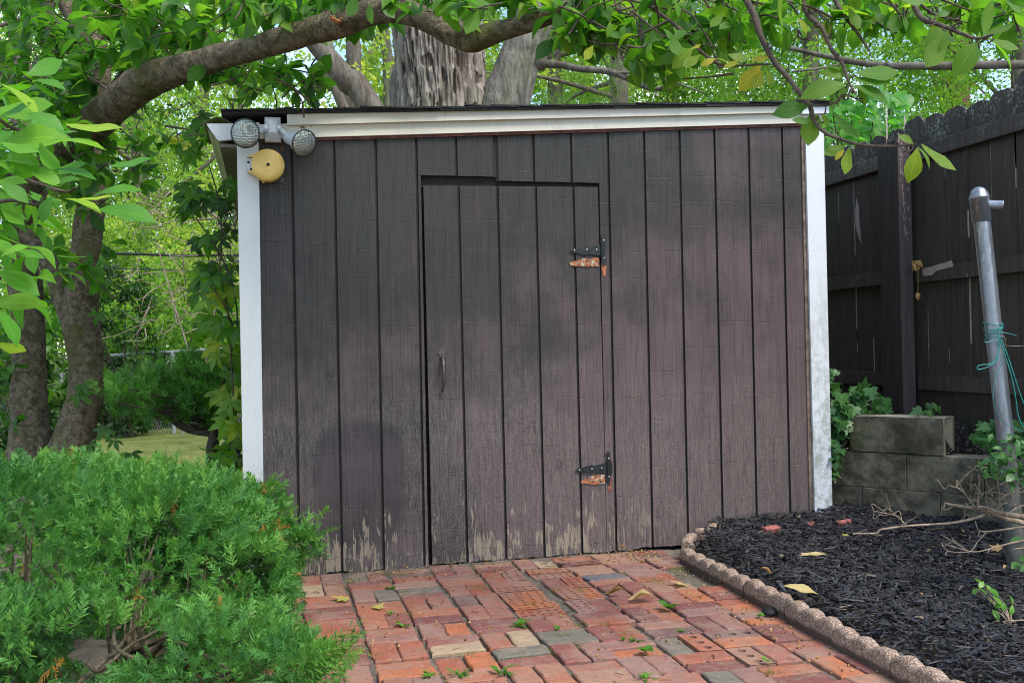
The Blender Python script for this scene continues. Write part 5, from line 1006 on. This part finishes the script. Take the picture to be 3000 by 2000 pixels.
def yewsurf(E_, n):
    out = []; nor = []
    C_ = np.array([e[0] for e in E_]); R_ = np.array([e[1] for e in E_]); wt = np.array([np.prod(r)**(2/3) for r in R_]); k = rng.choice(len(E_), n*2, p=wt/wt.sum()); u = rdir(n*2)
    rr = rng.uniform(.72, 1.04, n*2)*(.78+.42*fbm(C_[k]*3+u*3.2, 6, 2)); P = C_[k]+u*R_[k]*rr[:, None]; ins = np.zeros(n*2, bool)
    for c, r in zip(C_, R_): ins |= (((P-c)/r)**2).sum(1) < .42
    q = ~ins & (P[:, 2] > .02); nn = u/R_[k]; nn /= np.linalg.norm(nn, axis=1)[:, None]; return P[q][:n], nn[q][:n]
yb = thing('yew_bush', tuple(GP(300, 1480)*[1, 1, 0]), 'big spreading green yew bush filling the lower left corner', 'bush')
EL = [(DP(30, 1320, 3.45), (.62, .62, .39)), (DP(350, 1310, 3.45), (.40, .5, .33)), (DP(545, 1275, 3.75), (.20, .26, .19)), (DP(560, 1370, 3.3), (.15, .3, .17)), (DP(150, 1180, 3.9), (.5, .4, .20)), (DP(400, 1185, 4.0), (.34, .3, .17)), (DP(40, 1500, 2.75), (.40, .3, .14)), (DP(480, 1520, 2.7), (.26, .26, .12)), (DP(600, 1330, 3.4), (.10, .2, .10)), (DP(668, 1515, 2.55), (.075, .12, .05)), (DP(610, 1165, 3.9), (.06, .1, .10)), (DP(665, 1245, 3.8), (.09, .12, .05))]
g = Geo(); P, nn = yewsurf(EL, 11500); N = len(P); hole = ((P-DP(215, 1465, 2.9))**2/np.array([.17, .6, .075])**2).sum(1) < 1; dpt = (P-CAM)@FW; pxx = (1500+FPX*((P-CAM)@RT)/dpt)/S_; pyy = (1000-FPX*((P-CAM)@UP)/dpt)/S_; hole |= (((pxx-270)/135)**2+((pyy-1482)/42)**2 < 1+.9*(fbm(P*9, 5, 2)-.5)) & (dpt < 3.6); hole |= fbm(P*[6.5, 6.5, 8], 23, 2) < .345; P, nn = P[~hole], nn[~hole]; N = len(P)
d = nn*.9+[.0, -.1, .12]+rdir(N)*.62; tint = np.clip(rng.normal(.38, .13, N)+.22*(fbm(P*5, 14, 2)-.5)*2+.10*np.clip(nn[:, 2], 0, 1), 0, .72); tint[rng.random(N) < .003] = 1
shoots(g, P, d, nn+rdir(N)*.45+[0, -.2, .3], rng.uniform(.044, .072, N), tint)
for (x, y, dd, k, sp) in ((610, 1150, 3.9, 14, .03), (668, 1235, 3.8, 20, .05), (700, 1235, 3.75, 10, .035), (700, 1265, 3.75, 8, .03), (640, 1225, 3.8, 8, .03), (720, 1500, 2.55, 10, .035), (735, 1530, 2.5, 12, .04)):
    q = DP(x, y, dd)+rng.normal(0, sp, (k, 3)); d = rdir(k)*.5+[.5, -.3, .5]; shoots(g, q, d, rdir(k)*.3+[0, 0, 1.], rng.uniform(.06, .1, k), np.clip(rng.normal(.5, .15, k), 0, .72))
for (x0, y0, x1, y1, dd) in ((690, 1568, 795, 1500, 2.5), (640, 1560, 760, 1490, 2.5), (560, 1530, 660, 1450, 2.7)):
    a, b = DP(x0, y0, dd), DP(x1, y1, dd); k = 16; f = np.linspace(0, 1, k)[:, None]; q = a+(b-a)*f; s = (b-a)/np.linalg.norm(b-a); dv_ = s*.9+np.array([[0, 0, .0]])+np.where(np.arange(k)[:, None] % 2, 1, -1)*np.cross(s, [0, -1, .3])*.9*(1-f*.6)
    shoots(g, q, dv_, np.tile([0, -.5, .8], (k, 1))+rng.normal(0, .2, (k, 3)), .075*(1.1-.5*f[:, 0]), np.linspace(.55, .8, k))
for (x, y, dd) in ((635, 1205, 3.7), (640, 1218, 3.65), (630, 1212, 3.7), (610, 1140, 3.85), (400, 1155, 3.75), (125, 1540, 2.6), (310, 1167, 3.8)): k = 3; q = DP(x, y, dd)+rng.normal(0, .01, (k, 3)); shoots(g, q, rdir(k)+[.6, -.4, 0], rdir(k), np.full(k, .05), np.full(k, 1.))
g.build('foliage', M['yew'], yb)
g = Geo(); roots = [DP(300, 1470, 3.25), DP(60, 1440, 3.3)]
for rt in roots: rt[2] = .05
for k in range(64):
    e = P[rng.integers(0, len(P))]; rt = roots[0] if e[0] > (roots[0][0]+roots[1][0])/2 else roots[1]; e = rt+(e-rt)*.8; m_ = (rt+e)/2+rng.normal(0, .05, 3)+[0, 0, -.05]; rr = rng.uniform(.004, .009); g.tube([rt+rng.normal(0, .03, 3), m_, e], [rr*1.3, rr, .0025], 6, amp=.2, fr=30)
for L_ in ([(180, 1568, 2.8), (260, 1500, 2.85), (300, 1450, 2.9), (330, 1420, 3.0)], [(350, 1568, 2.6), (320, 1520, 2.7), (270, 1490, 2.8), (262, 1450, 2.85), (275, 1440, 2.9)], [(200, 1520, 2.8), (230, 1540, 2.75), (300, 1480, 2.8), (360, 1450, 2.9)], [(430, 1440, 3.1), (520, 1425, 3.1), (600, 1400, 3.2)]): g.tube([DP(*q) for q in L_], [.008, .006, .005, .003] if len(L_) == 4 else .006 if len(L_) == 5 else .005, 7)
g.build('branches', M['bark_mag'], yb)
# dark yew further back, fan of branches on a short trunk
B = DP(488, 1075, 5.9); yd = thing('yew_tree', tuple(B), 'small dark yew with a fan of bare lower branches beside the shed corner', 'tree'); g = Geo(); g.tube([B-[0, 0, .12], DP(485, 1040, 5.9), DP(492, 1000, 5.9), DP(487, 960, 5.9), DP(480, 920, 6)], [.05, .034, .03, .026, .018], 12, amp=.25, fr=15); tips = []
for k in range(74):
    f = rng.random(); a = DP(488, 1000-100*f, 5.9); tx = rng.uniform(245, 540) if k > 12 else rng.uniform(480, 560); ty = 950-100*math.sin(max(0, min(1, (tx-235)/250))*1.6)*rng.uniform(.0, 1.15)-rng.uniform(0, 40); ty = max(ty, 845+abs(tx-430)*.25)
    e = DP(tx, ty, 5.9+rng.normal(0, .3)); m_ = (a+e)/2+[0, 0, -.07+.03*f]; g.tube([a, m_, e], [.014, .010, .003], 6, amp=.2, fr=30); tips += [a+(e-a)*t+[0, 0, -.08*math.sin(math.pi*t)] for t in np.linspace(.66, 1.02, 7)]
g.build('trunk', M['twig'], yd); tips = np.array(tips); g = Geo(); P = np.repeat(tips, 3, 0)+[0, 0, .02]+rng.normal(0, .035, (len(tips)*3, 3)); N = len(P); shoots(g, P, rdir(N)*.6+[-.15, 0, .75], rdir(N)+[0, -.5, .5], rng.uniform(.06, .1, N), np.clip(rng.normal(.5, .25, N), 0, 1)); g.build('foliage', M['yewdark'], yd)
# ------------------------------------------------------------------ creeper on the shed side
cr = thing('creeper_vine', (-.4, .4, 0), 'green creeper with five-part leaves hanging down the left side of the shed', 'vine'); g = Geo(); s = Geo()
for k, L_ in enumerate(([(520, 1080, 5.2), (535, 950, 5.1), (530, 800, 5.1), (520, 690, 5.05), (505, 620, 5.1), (510, 540, 5.1), (500, 450, 5.2), (480, 380, 5.3)], [(540, 1000, 5.3), (525, 860, 5.2), (545, 740, 5.1), (530, 640, 5.1), (490, 560, 5.2), (450, 500, 5.2)], [(545, 780, 5.2), (515, 700, 5.0), (470, 640, 5.1)], [(540, 520, 5.0), (520, 480, 5.1), (500, 500, 5), (530, 550, 5), (545, 500, 5)])): s.tube([DP(*q) for q in L_], .004 if k < 3 else .003, 6, amp=.2)
for k in range(26): a = DP(rng.uniform(500, 550), rng.uniform(430, 620), rng.uniform(4.95, 5.2)); s.tube([a, a+rdir(1)[0]*.07, a+rdir(1)[0]*.12], [.002, .002, .001], 4)
s.build('stem', M['twig'], cr)
zones = [(400, 460, 330, 480, 5.0, 5.6, 9, .3), (425, 500, 430, 560, 5.0, 5.5, 10, .3), (455, 545, 540, 680, 4.95, 5.5, 18, .4), (475, 550, 660, 800, 4.95, 5.5, 20, .6), (500, 550, 780, 1000, 4.95, 5.7, 26, .75), (490, 552, 1000, 1090, 5, 5.6, 12, .6), (380, 470, 250, 340, 5.2, 6, 7, .35), (500, 545, 420, 540, 4.95, 5.3, 6, .2)]
for x0, x1, y0, y1, d0, d1, n, ti in zones:
    P = np.array([DP(rng.uniform(x0, x1), rng.uniform(y0, y1), rng.uniform(d0, d1)) for _ in range(n)]); d = np.c_[rng.normal(-.2, .4, n), rng.normal(-.2, .3, n), rng.normal(-.8, .4, n)]; nn = np.c_[rng.normal(-.2, .4, n), np.full(n, -.9), rng.normal(.5, .3, n)]; palm(g, P, d, nn, rng.uniform(.075, .125, n), np.clip(rng.normal(ti, .2, n), 0, 1))
g.build('leaves', M['creeper'], cr)
cs_ = thing('creeper_sprig', tuple(GP(240, 1085)), 'creeper sprig climbing at the foot of the magnolia stem', 'vine'); g = Geo(); P = np.array([DP(x, y, 5.7) for x, y in ((238, 985), (262, 1010), (238, 1048), (222, 1085), (205, 1020), (300, 1040), (190, 880), (180, 905), (225, 300), (245, 330), (255, 360), (225, 720))]); n = len(P); palm(g, P, np.c_[rng.normal(0, .5, (n, 2)), np.full(n, -.8)], np.tile([0, -1, .4], (n, 1)), rng.uniform(.07, .1, n), np.full(n, .2)); g.build('leaves', M['creeper'], cs_)
# ------------------------------------------------------------------ ivy, redbud, holly twig shrub
iv = thing('ivy_plant', (2.95, .2, .3), 'ivy spilling over the left end of the block wall beside the white post', 'ivy'); g = Geo()
def ivy(g, xy, d0, d1, n, x0, x1, y0, y1, L_=.075):
    P = np.array([DP(rng.uniform(x0, x1), rng.uniform(y0, y1), rng.uniform(d0, d1)) for _ in range(n)]); put_leaves(g, [IVY], P, np.c_[rng.normal(0, .6, n), rng.normal(-.3, .4, n), rng.normal(-.5, .4, n)], np.c_[rng.normal(0, .3, n), np.full(n, -.7), rng.normal(.7, .3, n)], rng.uniform(.6, 1.25, n)*L_, np.clip(rng.normal(.5, .2, n), 0, 1), 0, False)
ivy(g, 0, 5.45, 5.75, 75, 1905, 2040, 890, 950); ivy(g, 0, 5.4, 5.6, 46, 1903, 1950, 930, 1010, .07); ivy(g, 0, 5.4, 5.5, 16, 1905, 1930, 1010, 1090, .065); ivy(g, 0, 5.5, 5.7, 8, 1900, 1925, 845, 900, .06); g.build('leaves', M['ivy'], iv)
s = Geo(); 
for k in range(10): s.tube([DP(rng.uniform(1905, 2000), rng.uniform(890, 960), 5.6), DP(rng.uniform(1905, 1960), rng.uniform(950, 1000), 5.5), DP(rng.uniform(1905, 1925), rng.uniform(1020, 1090), 5.5)], .003, 5)
s.build('stems', M['twig'], iv)
iv = thing('ivy_plant', (3.5, -.4, .6), 'ivy growing on the earth behind the metal pole', 'ivy'); g = Geo(); ivy(g, 0, 4.75, 5.1, 46, 2235, 2360, 965, 1020, .08); ivy(g, 0, 5.2, 5.3, 7, 2095, 2160, 925, 945, .07); g.build('leaves', M['ivy'], iv)
rb = thing('redbud_tree', tuple(np.r_[DP(2010, 784, 7.4)[:2], .4]), 'bright heart-shaped redbud leaves rising behind the low end of the board fence', 'tree'); g = Geo()
n = 130; P = np.array([DP(rng.uniform(1885, 2080), rng.uniform(205, 330), rng.uniform(6.9, 7.7)) for _ in range(n)]); put_leaves(g, [HEART], P, np.c_[rng.normal(0, .6, n), rng.normal(-.3, .4, n), rng.normal(-.5, .35, n)], np.c_[rng.normal(0, .3, n), np.full(n, -.5), np.full(n, .9)], rng.uniform(.08, .14, n), np.clip(rng.normal(.5, .22, n), 0, 1), 0, False); g.build('leaves', M['redbud'], rb)
s = Geo(); b = np.array([*DP(2010, 784, 7.5)[:2], .4])
for k in range(12): s.tube([b, (b+P[k])/2+rng.normal(0, .1, 3), P[k]], [.02, .012, .004], 6)
s.build('stems', M['twig'], rb)
hs = thing('bare_shrub', tuple(DP(2420, 1290, 3.9)), 'straggly shrub with pale bare twigs and a few holly-like leaves at the right edge', 'shrub'); s = Geo()
c6 = lambda L_, d, r0, r1: LN([ph(2500+x/2.24, 1200+y/2.24) for x, y in L_], d, d-.05, r0, r1)
TW = [([(1250, 800), (1120, 745), (1000, 715), (860, 655), (760, 640), (640, 622), (600, 610)], 3.9, .013, .004), ([(1120, 700), (980, 680), (880, 645), (820, 635)], 3.85, .011, .006), ([(860, 690), (760, 720), (640, 742), (500, 752), (350, 762), (180, 785), (150, 808), (0, 812)], 3.85, .006, .0025), ([(350, 762), (290, 700), (240, 685), (135, 664)], 3.85, .003, .0015), ([(265, 685), (240, 640), (213, 553)], 3.85, .002, .001),
    ([(815, 645), (825, 520), (828, 400), (822, 318)], 3.85, .004, .002), ([(800, 640), (760, 590), (720, 530), (680, 460)], 3.85, .0045, .002), ([(720, 520), (640, 500), (632, 485)], 3.85, .003, .0015), ([(700, 480), (740, 430), (790, 390), (815, 362)], 3.85, .003, .0015), ([(780, 610), (800, 550), (812, 510), (775, 485)], 3.85, .003, .0015), ([(950, 650), (900, 590), (870, 560), (905, 520)], 3.85, .004, .002), ([(960, 640), (960, 560), (950, 500), (945, 430)], 3.8, .004, .002), ([(960, 620), (1030, 600), (1030, 540), (1000, 490), (1060, 480), (1200, 500)], 3.8, .004, .002),
    ([(1250, 760), (1100, 770), (950, 790), (830, 795), (800, 730)], 3.85, .006, .002), ([(880, 795), (820, 860), (760, 930), (620, 925), (580, 870)], 3.85, .003, .0015), ([(1250, 830), (1050, 870), (900, 910), (780, 930), (600, 880)], 3.8, .004, .0015), ([(760, 940), (680, 880), (575, 818)], 3.85, .003, .0012), ([(1000, 560), (920, 540), (850, 545)], 3.85, .003, .0015), ([(1250, 560), (1120, 540), (1030, 545), (960, 590)], 3.8, .004, .003), ([(1250, 900), (1120, 905), (1040, 920)], 3.8, .003, .002), ([(1250, 470), (1140, 450), (1020, 470), (960, 490)], 3.75, .003, .002), ([(1250, 640), (1180, 610), (1080, 640), (1000, 690)], 3.8, .005, .003)]
for L_, d, r0, r1 in TW: P, r = TP(c6(L_, d, r0, r1)); s.tube(P, r, 7, res=5, amp=.25, fr=50)
for k in range(60): L_, d, r0, r1 = TW[rng.integers(0, len(TW))]; P, r = TP(c6(L_, d, r0, r1)); i = rng.integers(0, len(P)); a = P[i]; s.tube([a, a+rdir(1)[0]*.03, a+rdir(1)[0]*.055], [.0018, .0015, .001], 4)
s.build('stems', M['palewood'], hs); g = Geo()
for x0, x1, y0, y1, n, d in ((870, 1240, 190, 450, 80, 3.75), (1000, 1240, 380, 470, 26, 3.7), (840, 960, 360, 440, 14, 3.8), (1080, 1240, 830, 880, 5, 3.6), (1060, 1240, 975, 1040, 8, 3.4)):
    P = np.array([DP(*ph(2500+rng.uniform(x0, x1)/2.24, 1200+rng.uniform(y0, y1)/2.24), d+rng.normal(0, .05)) for _ in range(n)]); put_leaves(g, OVAL, P, np.c_[rng.normal(-.3, .6, n), rng.normal(-.3, .4, n), rng.normal(.1, .5, n)], rdir(n)*.6+[0, -.5, .8], rng.uniform(.03, .058, n), np.clip(rng.normal(.5, .3, n), 0, 1))
g.build('leaves', M['ivy'], hs)
sp = thing('holly_sprig', tuple(GP(*ph(2935, 1810), .1)), 'small bright green leafy sprig growing out of the mulch at lower right', 'plant'); g = Geo(); s = Geo(); base = GP(*ph(2960, 1830), .09)
for k in range(17):
    a = rng.uniform(0, 1); p = GP(*ph(2870+95*a+rng.normal(0, 12), 1722+75*a+rng.normal(0, 12)), .13); put_leaves(g, OVAL, p[None], rdir(1)+[0, 0, .2], rdir(1)*.4+[0, -.5, .8], np.array([rng.uniform(.03, .05)]), np.clip(rng.normal([.85], .2), 0, 1)); s.tube([base, (base+p)/2+[0, 0, .01], p], [.002, .002, .001], 4)
s.tube([GP(*ph(3010, 1815), .1), GP(*ph(2940, 1820), .1), base], .0025, 5)
g.build('leaves', M['weed'], sp); s.build('stems', M['palewood'], sp)
# ground cover behind the yew and between it and the shed
g = Geo(); N = 5200; px = rng.uniform(-2.6, -.28, N); py = rng.uniform(-.9, 2.4, N); P = np.c_[px, py, .05+rng.uniform(0, .16, N)*(.4+.6*vn(np.c_[px*3, py*3, px*0], 4))]
put_leaves(g, OVAL, P, rdir(N)*[1, 1, .4], rdir(N)*.5+[0, -.2, .9], rng.uniform(.03, .06, N), np.clip(rng.normal(.5, .25, N), 0, 1)); g.build('ground_cover', M['weed'], kind='stuff')
# paving stone under the yew
q = [GP(x, y, .03) for x, y in ((140, 1515), (235, 1445), (330, 1440), (400, 1470), (370, 1530), (250, 1568), (100, 1600))]; g = Geo(); g.prism([p-[0, 0, .04] for p in q][::-1], (0, 0, .04)); g.build('paving_stone', M['stone'], label='flat grey-brown paving stone showing through the gap under the yew bush', category='paving stone')
# logs behind the creeper
for a, b, r, lb in (((520, 1045, 6.6), (545, 1010, 7.2), .07, 'cut log end leaning beside the shed behind the creeper'), ((505, 1062, 6.4), (550, 1058, 6.6), .05, 'log lying flat at the shed side beneath the leaning one')): g = Geo(); g.tube([DP(*a), DP(*b)], r, 16, amp=.1, fr=10); g.build('log', M['log'], label=lb, category='log', group='logs beside the shed')
# ------------------------------------------------------------------ dead leaves and weeds
DLN = leaf_t(.27, .1, .06, peak=.5, wav=.02)
DL = [leaf_t(.42, .05, .1, peak=.55, wav=.03), leaf_t(.44, .18, .12, peak=.55, wav=.035)]
def dleaf(x, y, z, L_, tint, lab, T=None, curl=0, up=.15, ang=None):
    g = Geo(); p = GP(*ph(x, y), z) if z is not None else PH(x, y, -.03); a = rng.uniform(0, 6.28) if ang is None else ang; d = np.array([[math.cos(a), math.sin(a), up]]); T = T or DL[1 if curl else 0]
    V = T[0].copy()
    if curl: V[:, 2] += V[:, 0]**2*2.2*curl+.12*np.sin(V[:, 1]*6+x)*curl*.5; V[:, 0] *= 1-.35*curl
    g.inst(V, T[1], (p-d[0]*L_*.42+[0, 0, .010])[None], frames(d, np.array([[rng.normal(0, .25), rng.normal(-.2, .2), 1.]])), L_*.86, tint, 0, T[2], True)
    g.build('dead_leaf', M['dry'], label=lab, category='dead leaf', group='dead leaves lying about')
for a in ((995, 1755, .004, .10, .97, 'yellow-green pointed maple leaf flat on the bricks left of the door', MAPLE), (1112, 1779, .004, .07, .97, 'small yellow starry leaf on the bricks in front of the door', MAPLE), (1876, 1753, .01, .13, .62, 'curled tan magnolia leaf on the bricks right of the door', None, 1), (1800, 1738, .01, .11, .2, 'crumpled brown leaf beside the tan curled one', None, 1.4), (1486, 1644, .02, .05, .25, 'brown leaf tucked under the bottom edge of the door', None, 1, .3), (1825, 1607, .02, .06, .2, 'rusty leaf stuck under the wall between door and edging', None, 1, .3), (1645, 1643, .02, .07, .1, 'dark reddish leaf on the dirt under the door', MAPLE),
    (1991, 1714, .006, .11, .75, 'pale jagged oak leaf on the bricks near the edging', MAPLE), (2117, 1711, .01, .06, .3, 'curled rust brown leaf against the edging', None, 1.2), (2225, 1572, .10, .11, .7, 'pale brown oak leaf on the mulch near the corner edging', MAPLE, 0, .6), (2377, 1629, .11, .15, .75, 'long pale yellow leaf lying across the mulch', DLN, .3, .05, -.25), (2349, 1730, .12, .15, .8, 'broad yellow leaf leaning over the edging blocks', None, .0, .25, 2.5), (2246, 1676, .11, .07, .35, 'orange-brown leaf just behind the edging', None, 1, .6), (2290, 1520, .13, .05, .3, 'orange leaf curled against the wall at the mulch line', None, 1.3, .5), (2313, 1521, .13, .055, .68, 'cream leaf beside the orange one at the wall', None, 1.1, .5),
    (2915, 1607, .13, .07, .5, 'brown leaf under the bare shrub', MAPLE), (2947, 1667, .12, .06, .6, 'pale brown leaf on the mulch below the bare shrub', None, .9), (2700, 1745, .1, .035, .5, 'tiny tan leaf in the middle of the mulch', None, .8), (2820, 1560, .14, .04, .6, 'small pale leaf by the foot of the metal pole', None, .9), (2474, 1571, .12, .045, .97, 'small green-yellow leaf on the mulch below the brick chip', MAPLE), (800, 1742, .01, .07, .95, 'yellow-brown maple leaf in the corner between yew and wall', MAPLE), (2050, 1757, .008, .05, .35, 'bent brown leaf in the brick joint before the edging', None, 1.2), (2085, 1930, .01, .045, .3, 'upright brown leaf scrap between bricks near the bottom edge', None, 1.2, .8), (1170, 1612, .02, .05, .15, 'dull brown leaf in the dirt left of the door gap', None, 1)):
    dleaf(a[0], a[1], a[2], a[3], a[4], a[5], a[6], *(a[7:] if len(a) > 7 else ()))
q = DP(*ph(875, 374), 4.72); g = Geo(); put_leaves(g, MAGT[1:2], q[None], np.array([[.9, -.2, .1]]), np.array([[0, -.7, .7]]), .035, .35); put_leaves(g, MAGT[1:2], (q+[.0, 0, .004])[None], np.array([[.4, -.2, .5]]), np.array([[0, -.7, .7]]), .025, .3)
g.build('dead_leaf', M['dry'], label='brown leaf caught on top of the right floodlight head', category='dead leaf', group='dead leaves lying about')
q = PH(825, 428, -.05); g = Geo(); put_leaves(g, MAGT[1:2], np.array([q, q]), np.array([[.1, 0, -1], [.5, 0, -.8]]), np.array([[0, -1, .2], [1, -1, 0]]), .022, .1); g.build('dead_leaf', M['dry'], label='small red-brown leaf hanging below the floodlight box', category='dead leaf', group='dead leaves lying about')
WT = leaf_t(.3, .15, .35, n=4, peak=.6); WR = leaf_t(.75, .1, .2, n=4, peak=.5)
for x, y, n, L_, T_, lb in ((1519, 1833, 14, .05, 0, 'largest leafy weed rosette in the brick joints below the door hinge side'), (1142, 1799, 9, .032, 0, 'small weed sprout left of centre in the bricks'), (1185, 1835, 10, .042, 0, 'weed with narrow leaves below the small sprout left of centre'), (1632, 1843, 7, .026, 0, 'tiny weed right of the largest rosette'), (1262, 1983, 9, .045, 0, 'weed at the bottom edge, leftmost of the bottom row'), (1346, 1980, 10, .045, 0, 'weed at the bottom edge, second from the left'), (1473, 1975, 8, .06, 0, 'tall weed with an upright leaf at the bottom edge'), (1864, 1881, 9, .045, 0, 'grassy weed left of the greenish brick'), (1825, 1881, 5, .025, 1, 'round-leaved weed beside the grassy one'), (1897, 1991, 10, .045, 0, 'weed at the bottom edge, rightmost of the bottom row'), (1963, 1787, 7, .05, 1, 'broad bright leaves sprouting above the cored bricks at right'), (1984, 1850, 7, .03, 0, 'small green weed under the broad bright leaves'), (1889, 1915, 6, .04, 1, 'two-part leafy weed below the grassy one'),
    (2234, 1812, 5, .03, 1, 'pale round-leaved weed near the edging'), (2311, 1821, 9, .018, 1, 'cluster of tiny blue-green round leaves by the edging'), (2250, 1947, 4, .022, 1, 'tiny seedling low in the right bricks'), (1145, 1725, 12, .03, 0, 'mossy weed tuft in the joint left of the door gap')):
    g = Geo(); p = GP(*ph(x, y), -.002); th = rng.uniform(0, 6.28, n); up_ = rng.uniform(.15, 1.1, n); put_leaves(g, [WR if T_ else WT], np.tile(p, (n, 1))+rng.normal(0, L_*.12, (n, 3))*[1, 1, .3]+([0, 0, .012] if T_ else 0), np.c_[np.cos(th), np.sin(th), up_], np.tile([0, 0, 1.], (n, 1))+rng.normal(0, .2, (n, 3)), rng.uniform(.6, 1.1, n)*L_, np.clip(rng.normal(.55, .25, n), 0, 1))
    g.build('weed', M['weed'], label=lb, category='weed', group='weeds sprouting between the bricks')
g = Geo(); p = GP(*ph(2258, 1790), .012); g.lathe([(.001, .016), (.02, .013), (.036, .002), (.034, -.008), (.001, -.012)], p, (0, 0, 1), 14); g.V[0] = g.V[0]+(fbm(g.V[0]*60, 4, 2)-.5)[:, None]*.012; g.build('bark_lump', M['black'], label='black lump lying on the bricks against the edging', category='lump')
print('objects', len(bpy.data.objects), 'faces', sum(len(m.polygons) for m in bpy.data.meshes))
